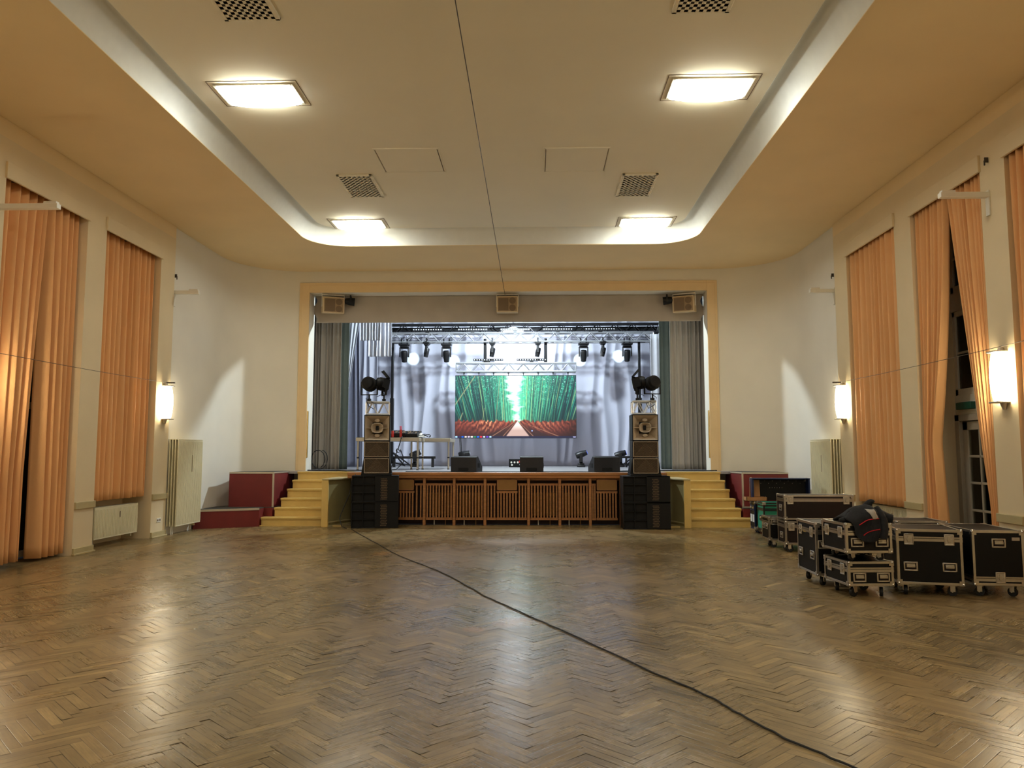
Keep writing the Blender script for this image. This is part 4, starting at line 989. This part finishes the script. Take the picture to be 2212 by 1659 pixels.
def fresnel(label, loc, rz, tilt, doors=True):
    t = thing('stage_spotlight', label, 'spotlight', loc, rz); t.scale = (1.15,)*3      # beam along local -y
    R = Matrix.Translation((0, 0, .20)) @ Matrix.Rotation(tilt, 4, 'X') @ Matrix.Rotation(pi/2, 4, 'X')
    b = MB().lathe([(.04, -.17), (.10, -.16), (.125, -.10), (.125, .0), (.14, .02), (.14, .07), (.12, .075)], 18, R)
    for k in range(6): b.lathe([(.125, -.1+k*.025), (.135, -.095+k*.025), (.125, -.09+k*.025)], 18, R)
    b.build('body', M['black'], t, smooth=True)
    MB().lathe([(.118, .072), (.09, .085), (.01, .092)], 18, R).build('lens', M['lens'], t, smooth=True)
    y = MB().box(-.165, -.15, -.02, .02, .0, .24).box(.15, .165, -.02, .02, .0, .24).box(-.165, .165, -.02, .02, -.012, .004).cyl((0, 0, -.10), (0, 0, 0), .015); y.box(-.03, .03, -.03, .03, -.13, -.08)
    y.build('yoke', M['black'], t)
    if doors:
        for k in range(4):
            Q = R @ Matrix.Rotation(k*pi/2, 4, 'Z') @ Matrix.Translation((0, .13, .075)) @ Matrix.Rotation(rad(-52), 4, 'X')
            MB().prism([(-.10, 0), (.10, 0), (.075 if k % 2 else .13, .20), (-.075 if k % 2 else -.13, .20)], -.003, .003, Q).build('barn_door', M['black'], t)
    return t
def tower(x, y, side, nm, aim):
    sub('black subwoofer on the floor in the %s tower' % nm, (x, y, 0)); sub('black subwoofer stacked on another in the %s tower' % nm, (x, y, .563))
    xs = x+(.02 if side < 0 else -.0)
    tag(MB().box(xs-.33, xs+.33, y+.06, y+.6, 1.123, 1.165).build('riser_board', M['black'], bevel=.005), 'black board between subwoofers and grille speakers in the %s tower' % nm, 'board')
    grille_box('grille speaker nearest the subwoofers in the %s tower' % nm, (xs, y+.06, 1.165), wide=True)
    grille_box('grille speaker just below the horn in the %s tower' % nm, (xs, y+.06, 1.512), h=.36)
    horn_box('beige horn speaker in the %s tower' % nm, (xs, y+.06, 1.874))
    t = thing('truss_block', 'short truss block on top of the %s tower' % nm, 'truss', (xs, y+.3, 2.446+.148))
    c, b = truss_mesh(.50, .27, .25); c.build('chords', M['truss'], t, smooth=True); b.build('braces', M['truss'], t, smooth=True)
    for zz in (-.146, .134): MB().box(-.26, .26, -.15, -.12, zz, zz+.014).box(-.26, .26, .12, .15, zz, zz+.014).build('plate', M['truss'], t)
    zt = 2.446+.148+.16+.15
    fresnel('black barn-door spotlight aimed at the stage from the %s tower' % nm, (xs+.13*aim, y+.30, zt), aim*rad(104), rad(10))
    fresnel('black barn-door spotlight at the outer end of the %s tower' % nm, (xs-.19*aim, y+.24, zt), aim*rad(165), rad(6), doors=False)
    tag(MB().tube([(xs-.16*aim, y+.1, zt-.02), (xs-.25*aim, y+.06, zt-.1), (xs-.2*aim, y+.08, zt-.26), (xs-.08*aim, y+.09, zt-.33), (xs-.03*aim, y+.1, zt-.22), (xs-.14*aim, y+.12, zt-.17)], .008).build('power_cable', M['rubber'], smooth=True), 'black cable looping around the %s tower truss block' % nm, 'cable')
n0 = set(COL.objects)
tower(-2.93, 16.66, -1, 'left', 1)
pv = Vector((-2.93, 16.96, 0)); Rz = Matrix.Rotation(rad(9), 3, 'Z')          # the left tower is turned towards the hall's middle
for o in set(COL.objects)-n0:
    if o.parent is None: o.location = pv+Rz @ (o.location-pv); o.rotation_euler.z += rad(9)
tower(2.95, 16.56, 1, 'right', -1)

# ------------------------------------------------------------------ things on the stage
def wedge(label, loc, rz, w=.62):
    t = thing('floor_monitor', label, 'monitor', loc, rz, group='floor monitors')
    P = [(0, 0), (.46, 0), (.46, .12), (.14, .36), (0, .34)]       # y,z profile; back faces -y
    Mx = Matrix(((0, 0, 1, 0), (1, 0, 0, 0), (0, 1, 0, 0), (0, 0, 0, 1)))
    MB().prism(P, -w/2, w/2, Mx).build('cabinet', M['monitor'], t, bevel=.012)
    g = MB(); d = Vector((.46-.14, .12-.36)).normalized(); n = Vector((-d.y, d.x))
    q = [(.46-.012-d.x*.0, .125), (.15, .358), (.152, .368), (.462, .135)]
    MB().prism(q, -w/2+.02, w/2-.02, Mx).build('grille', M['black'], t)
    MB().box(-.12, .12, -.006, .004, .03, .10).build('handle', M['port'], t, bevel=.004)
    MB().box(w/2-.002, w/2+.006, .12, .26, .1, .2).box(-w/2-.006, -w/2+.002, .12, .26, .1, .2).build('side_handle', M['port'], t)
    return t
wedge('dark floor monitor below the left half of the screen', (-1.06, 17.62, SZ), rad(-14)); wedge('dark floor monitor in the middle of the stage front', (.50, 17.62, SZ), 0, .54); wedge('dark floor monitor at the right of the stage front', (2.22, 17.64, SZ), rad(14), .62)

def deck(label, loc, rz, w, d, h=.84, legs=None):
    t = thing('stage_deck_table', label, 'table', loc, rz)
    MB().box(0, w, 0, d, h-.10, h-.008).build('frame', M['alu' if False else 'aluflat'], t, bevel=.006)
    MB().box(.012, w-.012, .012, d-.012, h-.012, h).build('top', M['monitor'], t)
    for x in (.05, w-.05):
        for y in (.05, d-.05):
            l = MB().cyl((x, y, 0.012), (x, y, h-.1), .024, n=12).build('leg', M['aluflat'], t, smooth=True)
            MB().cyl((x, y, 0), (x, y, .02), .032, n=12).cyl((x, y, .30), (x, y, .33), .032, n=12).build('collar', M['rubber'], l, smooth=True)
    return t
deck('stage deck table carrying the music gear beside the left tower', (-4.02, 19.65, SZ), 0, 1.64, 1.0)
deck('second stage deck table standing right behind the gear table', (-2.80, 20.66, SZ), 0, 1.1, 1.3)
TT = SZ+.842
def gear(name, label, x0, x1, y0, y1, z, h, knobs=0, m='black', grp=None):
    h *= 1.55
    t = thing(name, label, 'audio gear', ((x0+x1)/2, (y0+y1)/2, z)); w = (x1-x0)/2; d = (y1-y0)/2
    MB().prism([(-d, 0), (d, 0), (d, h), (-d, h*.6)], -w, w, Matrix(((0, 0, 1, 0), (1, 0, 0, 0), (0, 1, 0, 0), (0, 0, 0, 1)))).build('body', M[m], t, bevel=.006)
    rnd = random.Random(label)
    k = MB()
    for i in range(knobs):
        y = rnd.uniform(-d*.8, d*.8); k.cyl((rnd.uniform(-w*.85, w*.85), y, h*.7), (rnd.uniform(-w*.85, w*.85)*0+rnd.uniform(-w*.85, w*.85), y, h*.7), .001)
        x = rnd.uniform(-w*.85, w*.85); zt = h*(.6+.4*(y+d)/(2*d)); k.cyl((x, y, zt-.005), (x, y, zt+.022), .012, n=8)
    if knobs: k.build('knobs', M['alu'], t, smooth=True)
    return t
gear('media_player', 'flat black media player at the left on the gear table', -3.45, -3.12, 19.75, 20.1, TT, .10, 12)
gear('mixer', 'black mixer in the middle of the gear table', -3.10, -2.76, 19.78, 20.12, TT, .11, 20)
gear('media_player', 'flat black media player at the right end of the gear table', -2.74, -2.45, 19.75, 20.1, TT, .09, 12)
gear('laptop', 'folded dark laptop lying behind the mixer', -3.30, -2.9, 20.2, 20.5, TT, .13, 0)
gear('controller', 'black controller on a riser behind the media players', -2.86, -2.45, 20.2, 20.5, TT, .12, 10)
tag(MB().grid(lambda u, v: (-2.62+.34*u, 19.95+.42*v, TT+.012+.085*sin(pi*u)*sin(pi*v)*(1+.4*sin(9*u+4*v))), 14, 12).build('plastic_cover', M['pvc'], smooth=True, solid=.004, fix=False), 'crumpled pale cover lying at the right end of the gear table', 'cover')
b = thing('bottle', 'slim bottle with pink top on the gear table', 'bottle', (-2.87, 19.70, TT))
MB().lathe([(.03, 0), (.032, .01), (.032, .19), (.02, .2)], 14).build('body', M['redb'], b, smooth=True); MB().lathe([(.03, .195), (.03, .285), (.02, .29)], 14).build('cap', M['pink'], b, smooth=True)
c = thing('can', 'red drinks can at the left end of the gear table', 'can', (-3.10+.02, 19.70, TT))
MB().lathe([(.028, 0), (.033, .008), (.033, .15), (.026, .165)], 14).build('body', M['redb'], c, smooth=True); MB().lathe([(.026, .165), (.024, .168)], 14).build('lid', M['alu'], c, smooth=True)
rnd = random.Random(4)
for i in range(3):
    p = Vector((-2.52+.06*i, 20.05, TT+.03)); pts = [p]
    for k in range(9): p = p+Vector((rnd.uniform(-.05, .09), rnd.uniform(-.04, .05), rnd.uniform(-.03, .04))); p.z = max(TT+.014, min(TT+.10, p.z)); pts.append(p.copy())
    tag(MB().tube(pts, .011).build('patch_cable', M['rubber'], smooth=True), 'tangled black cable on the right end of the gear table', 'cable', 'tangled table cables')
tag(MB().tube([(-2.83, 19.70, TT+.012), (-2.84, 19.60, TT-.02), (-2.86, 19.59, TT-.12), (-2.92, 19.62, TT-.3), (-2.86, 19.62, TT-.38), (-2.92, 19.62, TT-.40), (-2.97, 19.62, TT-.34), (-2.94, 19.62, TT-.29), (-2.98, 19.6, TT-.5), (-3.06, 19.5, SZ+.08), (-3.2, 19.3, SZ+.012), (-3.5, 19.1, SZ+.012)], .013).build('power_cable', M['rubber'], smooth=True), 'black cable hanging from the gear table to the stage floor', 'cable')
tag(MB().tube([(-2.86, 19.62, TT-.32), (-2.8, 19.7, TT-.5), (-2.78, 19.62, SZ+.2), (-2.9, 19.3, SZ+.03), (-3.1, 19.0, SZ+.012), (-3.6, 18.9, SZ+.012)], .012).build('power_cable', M['rubber'], smooth=True), 'second black cable falling in a curve under the gear table', 'cable')
tag(MB().box(-3.95, -2.55, 24.2, 24.28, SZ+.26, SZ+.34).box(-3.9, -3.82, 24.2, 24.28, SZ, SZ+.3).box(-2.68, -2.6, 24.2, 24.28, SZ, SZ+.3).build('floor_bar', M['blackm'], bevel=.006), 'low black bar on feet behind the gear table', 'bar')
tag(MB().box(3.3, 3.9, 24.2, 24.27, SZ+.28, SZ+.35).box(3.4, 3.46, 24.2, 24.27, SZ, SZ+.3).build('floor_bar', M['blackm'], bevel=.006), 'low black bar on a foot behind the right tower', 'bar')
p = thing('power_box', 'small black power distribution box under the screen', 'power box', (.02, 24.3, SZ))
MB().box(-.26, .14, -.15, .15, 0, .25).build('housing', M['black'], p, bevel=.008)
q = MB()
for x, z in ((-.18, .15), (-.08, .15), (.02, .15), (.10, .08), (-.16, .07)): q.cyl((x, -.155, z), (x, -.15, z), .03, n=12)
q.build('socket', M['pvc'], p, smooth=True); MB().box(.06, .10, -.157, -.15, .14, .2).build('switch', M['redb'], p)
def run(name, label, pts, r=.012, z=None, m='rubber'): return tag(MB().tube(pts, r).build(name, M[m], smooth=True), label, 'cable')
def lie(seed, pts, z, r, wob=.02, n=10):
    rnd = random.Random(seed); out = []
    for i in range(len(pts)-1):
        for k in range(n):
            t = k/n; a, b_ = pts[i], pts[i+1]; out.append((a[0]+(b_[0]-a[0])*t+rnd.uniform(-wob, wob), a[1]+(b_[1]-a[1])*t+rnd.uniform(-wob, wob), z+r))
    out.append((pts[-1][0], pts[-1][1], z+r)); return out
def smooth(pts, it=2):
    for _ in range(it):
        q = [pts[0]]
        for a, b_ in zip(pts, pts[1:]): q += [tuple(.75*x+.25*y for x, y in zip(a, b_)), tuple(.25*x+.75*y for x, y in zip(a, b_))]
        pts = q+[pts[-1]]
    return pts
run('floor_cable', 'long black cable snaking across the parquet to the stage', smooth(lie(1, [(-3.3, 16.35), (-3.0, 15.6), (-1.59, 12.26), (-.64, 10.41), (.02, 8.77), (.54, 7.69), (.95, 6.85), (1.4, 5.87), (1.69, 5.33), (1.83, 4.92), (1.98, 4.51), (2.19, 4.14), (2.5, 3.4)], 0, .008, .010, 7)), .0065)
run('stage_cable', 'black cable lying along the stage front edge', smooth(lie(2, [(-2.4, 17.60), (-.2, 17.55), (.9, 17.58), (2.5, 17.55)], SZ, .010, .02, 8)), .009)
run('stage_cable', 'tangled black cables on the landing of the left steps', smooth(lie(3, [(-5.0, 18.9), (-4.6, 18.6), (-4.2, 18.5), (-3.9, 18.1), (-3.5, 18.6), (-3.4, 19.0)], SZ, .014, .05, 6)), .013)
run('stage_cable', 'looped black cable beside the left house curtain', [(-5.0+.20*cos(a)*(1-.02*a)+.02*a, 19.62-.02*a, SZ+.27+.24*sin(a)) for a in [k*.35-1.0 for k in range(26)]], .011)
run('stage_cable', 'black cable coil beside the right tower on the stage', smooth(lie(5, [(2.45, 18.2), (2.7, 18.0), (2.5, 17.9), (2.75, 18.15), (2.5, 18.1), (2.9, 18.3), (3.3, 18.2)], SZ, .014, .05, 4)), .013)
run('stage_cable', 'dark cable running on the landing of the right steps', smooth(lie(6, [(3.4, 18.7), (4.0, 18.9), (4.7, 18.75), (5.0, 18.95)], SZ, .012, .03, 6)), .011)
run('speaker_cable', 'black cable hanging beside the left subwoofers', [(-3.42, 17.1, 1.14), (-3.46, 16.95, 1.0), (-3.50, 16.9, .7), (-3.62, 16.86, .4), (-3.68, 16.8, .2), (-3.6, 16.7, .03), (-3.45, 16.5, .012)], .010)

# ------------------------------------------------------------------ flight cases
corner_me = None
def flight_case(label, loc, rz, w, d, h, m='case', castors=.13, lid=None, handles=(), latches=(), grp='flight cases', edge='alu', wheelm='rubber'):
    """footprint w (x) by d (y), front at y=0; loc is the front left foot on the floor"""
    t = thing('flight_case', label, 'flight case', loc, rz, group=grp); z0 = castors; z1 = z0+h; e = .028
    MB().box(.006, w-.006, .006, d-.006, z0+.006, z1-.006).build('panels', M[m], t)
    f = MB()
    def Lx(y, z, sy, sz): f.box(.01, w-.01, y, y+sy*e, z, z+sz*.004).box(.01, w-.01, y, y+sy*.004, z, z+sz*e)
    for y, sy in ((0, 1), (d, -1)):
        for z, sz in ((z0, 1), (z1, -1)):
            a, b_ = sorted((y, y+sy*e)); c, g = sorted((z, z+sz*e)); f.box(.01, w-.01, a, b_, c if sz > 0 else g-.004, c+.004 if sz > 0 else g)
            f.box(.01, w-.01, a if sy > 0 else b_-.004, a+.004 if sy > 0 else b_, c, g)
    for x, sx in ((0, 1), (w, -1)):
        for z, sz in ((z0, 1), (z1, -1)):
            a, b_ = sorted((x, x+sx*e)); c, g = sorted((z, z+sz*e)); f.box(a, b_, .01, d-.01, c if sz > 0 else g-.004, c+.004 if sz > 0 else g)
            f.box(a if sx > 0 else b_-.004, a+.004 if sx > 0 else b_, .01, d-.01, c, g)
        for y, sy in ((0, 1), (d, -1)):
            a, b_ = sorted((x, x+sx*e)); c, g = sorted((y, y+sy*e))
            f.box(a, b_, c if sy > 0 else g-.004, c+.004 if sy > 0 else g, z0, z1); f.box(a if sx > 0 else b_-.004, a+.004 if sx > 0 else b_, c, g, z0, z1)
    f.build('edge_profile', M[edge], t, bevel=.0015)
    if lid:
        g = MB(); zl = z1-lid
        for dz0, dz1 in ((-.034, -.003), (.003, .018)):
            g.box(-.002, w+.002, -.002, .005, zl+dz0, zl+dz1).box(-.002, w+.002, d-.005, d+.002, zl+dz0, zl+dz1).box(-.002, .005, 0, d, zl+dz0, zl+dz1).box(w-.005, w+.002, 0, d, zl+dz0, zl+dz1)
        g.build('lid_profile', M[edge], t)
    first = None
    for x in (0, w):
        for y in (0, d):
            for z in (z0, z1):
                sx, sy, sz = (1 if x == 0 else -1), (1 if y == 0 else -1), (1 if z == z0 else -1)
                if first is None:
                    k = MB(); k.lathe([(.004, -.022), (.016, -.016), (.022, 0), (.016, .016), (.004, .022)], 10, Matrix.Translation((.012, .012, .012)))
                    k.box(-.004, .05, -.004, .0, -.004, .05).box(-.004, 0, -.004, .05, -.004, .05).box(-.004, .05, -.004, .05, -.004, 0)
                    first = k.build('ball_corner', M['alu'], t, smooth=True); o = first
                else:
                    o = first.copy(); COL.objects.link(o); o.parent = t
                o.location = (x, y, z); o.scale = (sx, sy, sz)
    wh = None
    if castors > .05:
        r = castors*.40
        for x in (.10, w-.10):
            for y in (.10, d-.10):
                if wh is None:
                    cst = MB().box(-.045, .045, -.045, .045, castors-.012, castors-.0).box(-.03, -.022, -.03, .02, r, castors-.01).box(.022, .03, -.03, .02, r, castors-.01).cyl((-.03, .0, r), (.03, 0, r), .010).build('castor', M['alu'], t)
                    whl = MB().lathe([(r*.5, -.018), (r*.95, -.018), (r, -.012), (r, .012), (r*.95, .018), (r*.5, .018)], 18, Matrix.Translation((0, 0, r)) @ Matrix.Rotation(pi/2, 4, 'Y')).build('wheel', M[wheelm], cst, smooth=True)
                    wh = (cst, whl); o = cst
                else:
                    o = wh[0].copy(); COL.objects.link(o); o.parent = t; o2 = wh[1].copy(); COL.objects.link(o2); o2.parent = o
                o.location = (x, y, 0); o.rotation_euler = (0, 0, random.uniform(-1, 1)+pi/2*random.choice((0, 1)))
    def face(fc, u, z):
        if fc == 'f': return Matrix.Translation((u, 0, z))
        if fc == 'l': return Matrix.Translation((0, u, z)) @ Matrix.Rotation(-pi/2, 4, 'Z')
        if fc == 'r': return Matrix.Translation((w, u, z)) @ Matrix.Rotation(pi/2, 4, 'Z')
    hd = lt = None
    for fc, u, z in handles:
        Q = face(fc, u, z)
        if hd is None:
            b = MB()
            for a in ((-.075, .075, -.052, -.035), (-.075, .075, .035, .052), (-.075, -.056, -.052, .052), (.056, .075, -.052, .052)): b.box(a[0], a[1], -.007, .004, a[2], a[3])
            o = b.build('handle', M[edge], t, bevel=.006)
            bk = MB().box(-.056, .056, -.002, .003, -.036, .036).build('recess', M['cased'], o); gp = MB().box(-.045, .045, -.016, -.004, -.012, .014).box(-.045, .045, -.010, -.002, .014, .03).build('grip', M['alu'], o, bevel=.003)
            hd = (o, bk, gp)
        else:
            o = hd[0].copy(); COL.objects.link(o); o.parent = t
            for c_ in hd[1:]: c2 = c_.copy(); COL.objects.link(c2); c2.parent = o
        o.matrix_local = Q
    for fc, u, z in latches:
        Q = face(fc, u, z)
        if lt is None:
            b = MB()
            for a in ((-.052, .052, -.07, -.055), (-.052, .052, .042, .056), (-.052, -.038, -.07, .056), (.038, .052, -.07, .056)): b.box(a[0], a[1], -.009, .004, a[2], a[3])
            o = b.build('latch', M['alu'], t, bevel=.005); bk = MB().box(-.038, .038, -.003, .003, -.055, .042).build('recess', M['aluflat'], o)
            bf = MB().box(-.012, .012, -.012, -.003, -.035, .03).cyl((0, -.014, -.01), (0, -.003, -.01), .02, n=12).box(-.03, .03, -.010, -.003, -.004, .006).build('butterfly', M['alu'], o); lt = (o, bk, bf)
        else:
            o = lt[0].copy(); COL.objects.link(o); o.parent = t
            for c_ in lt[1:]: c2 = c_.copy(); COL.objects.link(c2); c2.parent = o
        o.matrix_local = Q
    return t
flight_case('tall black flight case left of the jacket stack, two latches on its left face', (3.98, 9.57, 0), rad(-1), .66, .70, .625, lid=.10, handles=[('l', .14, .36), ('l', .56, .36), ('f', .10, .5)], latches=[('l', .15, .645), ('l', .55, .645)])
ca = [o for o in COL.objects if o.get('label', '').startswith('tall black flight case')][0]
MB().box(-.002, .006, .36, .46, .615, .63).build('yellow_label', M['yellow'], ca)
flight_case('low black flight case at the bottom of the stack under the jacket', (4.06, 8.83, 0), rad(4), .52, .60, .27, lid=.085, handles=[('f', .13, .225), ('f', .40, .225)], latches=[('l', .13, .31), ('l', .45, .31)])
flight_case('low black flight case topmost of the stack, jacket lying on it', (4.045, 8.82, .40), rad(4), .53, .60, .33, castors=.092, lid=.10, handles=[('f', .13, .21), ('f', .41, .21)], latches=[('l', .13, .32), ('l', .46, .32)])
flight_case('large black flight case right of the jacket stack with two latches and two handles', (4.69, 9.02, 0), rad(-13), .68, .72, .615, lid=.10, handles=[('f', .14, .33), ('f', .54, .33)], latches=[('f', .13, .64), ('f', .545, .64)])
flight_case('black flight case nearest the right wall with one top handle', (5.49, 8.93, 0), rad(-6), .545, .92, .61, lid=.53, handles=[('f', .28, .60)], latches=[('f', .28, .225)])
ca = [o for o in COL.objects if o.get('label', '').startswith('black flight case nearest')][0]
MB().box(.42, .50, -.002, .006, .63, .665).build('paper_label', M['horn'], ca)
flight_case('flat grey-topped flight case behind the big black ones', (5.15, 10.0, 0), rad(-4), .62, .6, .62, lid=.12)
flight_case('dark brown long flight case topmost of the stack by the white wall', (4.64, 12.80, .515), rad(-1), 1.12, .42, .40, m='cased', castors=0.012, lid=.075, handles=[('l', .2, .2)], latches=[('f', .10, .33), ('f', 1.0, .33)])
flight_case('dark brown long flight case at the bottom of the stack by the white wall', (4.645, 12.80, 0), rad(-1), 1.12, .42, .375, m='cased', lid=.075, handles=[('l', .2, .27)], latches=[('f', .10, .42), ('f', 1.0, .42)])
flight_case('small black flight case left of the long brown stack', (4.56, 13.40, 0), rad(-2), .72, .46, .39, lid=.09, handles=[('l', .14, .36), ('l', .34, .36), ('f', .12, .44)])
flight_case('green flight case with dark bands in front of the raised lid', (5.03, 15.30, 0), rad(-1), .94, .46, .54, m='caseg', castors=.11, lid=.13, edge='blackm', handles=[('l', .2, .34)], latches=[('f', .36, .56)])
cb = flight_case('black flight case with blue edges and its lid standing open', (5.01, 15.84, 0), rad(-1), 1.16, .34, .55, castors=.08, edge='bluetrim', handles=[('l', .09, .50), ('l', .25, .50)], wheelm='bluetrim')
lidp = MB().box(0, 1.16, .30, .34, .64, 1.10).build('open_lid', M['case'], cb)
lt_ = MB().box(-.004, 1.164, .10, .345, 1.085, 1.10).box(-.004, .03, .12, .345, .64, 1.1).box(1.13, 1.164, .12, .345, .64, 1.1).box(0, 1.16, .285, .30, 1.06, 1.09).build('lid_edge', M['bluetrim'], lidp, bevel=.003)
rv = MB()
for i in range(14): rv.lathe([(.006, 0), (.004, .003)], 6, Matrix.Translation((.06+.08*i, .30, 1.04 if i % 2 else .99)) @ Matrix.Rotation(pi/2, 4, 'X'))
for i in range(6): rv.lathe([(.006, 0), (.004, .003)], 6, Matrix.Translation((.40+.05*i, .30, .90)) @ Matrix.Rotation(pi/2, 4, 'X')).lathe([(.006, 0), (.004, .003)], 6, Matrix.Translation((.1+.04*i, .30, .72)) @ Matrix.Rotation(pi/2, 4, 'X'))
rv.build('rivets', M['alu'], lidp)
for x in (.02, 1.14): MB().lathe([(.004, -.028), (.02, -.02), (.028, 0), (.02, .02), (.004, .028)], 10, Matrix.Translation((x, .30, 1.085))).box(x-.03, x+.03, .285, .292, 1.03, 1.1).build('lid_corner', M['alu'], lidp, smooth=True)
for y in (.09, .25): MB().box(-.004, .004, y-.055, y+.055, .22, .37).build('paper_label', M['label'], cb)
gb = MB().box(.005, .935, -.001, .006, .485, .515).box(.005, .935, -.001, .006, .575, .60).box(-.001, .006, .005, .455, .485, .515).box(-.001, .006, .005, .455, .575, .6)
gt = [o for o in COL.objects if o.get('label', '').startswith('green flight')][0]; gb.build('dark_band', M['cased'], gt)
MB().box(.34, .38, -.006, .006, .30, .64).build('strap', M['blackm'], gt)
cx = thing('carton', 'brown cardboard box with raised flap beside the open blue-edged case', 'box', (4.86, 15.86, .64))
o = MB(); o.box(0, .42, 0, .012, 0, .08).box(0, .42, .228, .24, 0, .08).box(0, .012, 0, .24, 0, .08).box(.408, .42, 0, .24, 0, .08).box(0, .42, 0, .24, 0, .01); o.build('tray', M['carton'], cx)
MB().prism([(.12, .0), (.34, .0), (.34, .34), (.15, .34)], 0, .012, Matrix.Translation((0, .232, .08)) @ Matrix.Rotation(rad(84), 4, 'X')).build('flap', M['carton'], cx)

# jacket slung over the top case
def jacket():
    t = thing('jacket', 'black jacket with grey stripe and red piping slung over the top flight case', 'jacket', (4.32, 8.98, .815))
    rnd = random.Random(11)
    def wr(p): return .018*sin(17*p[0]+9*p[2])+.014*sin(23*p[2]-13*p[0]+5*p[1])+.010*sin(41*p[0]+7)
    # draped body: u across, v from the back over the crest and down the case front
    P = [(.30, .02), (.20, .10), (.09, .165), (-.02, .19), (-.10, .17), (-.165, .10), (-.195, .0), (-.205, -.10), (-.195, -.20)]
    def prof(v):
        x = v*(len(P)-1); i = min(int(x), len(P)-2); f = x-i
        q = [P[max(i-1, 0)], P[i], P[i+1], P[min(i+2, len(P)-1)]]
        return tuple(.5*((2*q[1][k])+(-q[0][k]+q[2][k])*f+(2*q[0][k]-5*q[1][k]+4*q[2][k]-q[3][k])*f*f+(-q[0][k]+3*q[1][k]-3*q[2][k]+q[3][k])*f**3) for k in (0, 1))
    def body(u, v, off=0.0):
        y, z = prof(v); s = 2*u-1
        wdt = .205*(1-.38*max(0, v-.55)/.45)+.008*sin(14*v)
        x = -.03+s*wdt; dome = 1-abs(s)**2.6
        if z > 0: z = z*(.30+.70*dome)+.004
        else: z = z*(.55+.45*dome)
        if v > .45: y = y+.03*(1-dome)
        k = wr((x, y, z))*dome
        return (x, y-k*(v > .4)-off*(1 if v > .45 else .3), z+(k*.6 if z > 0 else 0)+off*.6*(z > .02))
    MB().grid(body, 44, 48).build('body', M['cloth'], t, smooth=True, solid=.02, fix=False)
    cand = [(body(a/60, .30+.70*b_/90, .016)) for a in range(61) for b_ in range(91)]
    def on(x, z): return min(cand, key=lambda q: (q[0]-x)**2+(q[2]-z)**2+(.02*(q[1] > .0))**2)
    def sheet(u, v):
        x = -.045+.075*u+.055*v; z = .165-.105*v; return on(x, z)
    MB().grid(sheet, 8, 10).build('grey_stripe', M['greyc'], t, smooth=True, solid=.004, fix=False)
    for L in ([(-.14, -.005), (-.10, .015), (-.05, .05), (.0, .060), (.05, .062), (.09, .064)], [(-.09, -.12), (-.05, -.095), (.0, -.068), (.05, -.058), (.085, -.056)]):
        MB().tube(smooth([on(*p) for p in L], 2), .0055, 6).build('piping', M['redc'], t, smooth=True)
    sl = [(.10, -.02, .12), (.17, -.05, .09), (.22, -.08, .065), (.28, -.10, .055)]
    MB().tube(smooth(sl, 2), [.070-.0018*i for i in range(len(smooth(sl, 2)))], 14).build('sleeve', M['cloth'], t, smooth=True)
    s2 = [(-.12, -.04, .09), (-.22, -.05, .045), (-.29, -.03, .03)]
    MB().tube(smooth(s2, 2), [.05-.003*i for i in range(len(smooth(s2, 2)))], 12).build('sleeve', M['cloth'], t, smooth=True)
    MB().tube(smooth([(-.01, .0, .12), (.04, .0, .20), (.085, -.02, .245), (.10, -.03, .225)], 2), [.055-.0022*i for i in range(len(smooth([0]*0+[(0,0,0)]*4, 2)))], 10).build('hood', M['cloth'], t, smooth=True)
    MB().tube(smooth([(.10, -.08, .17), (.15, -.16, .07), (.145, -.19, -.06), (.12, -.20, -.16)], 2), .042, 12).build('front_flap', M['cloth'], t, smooth=True)
jacket()
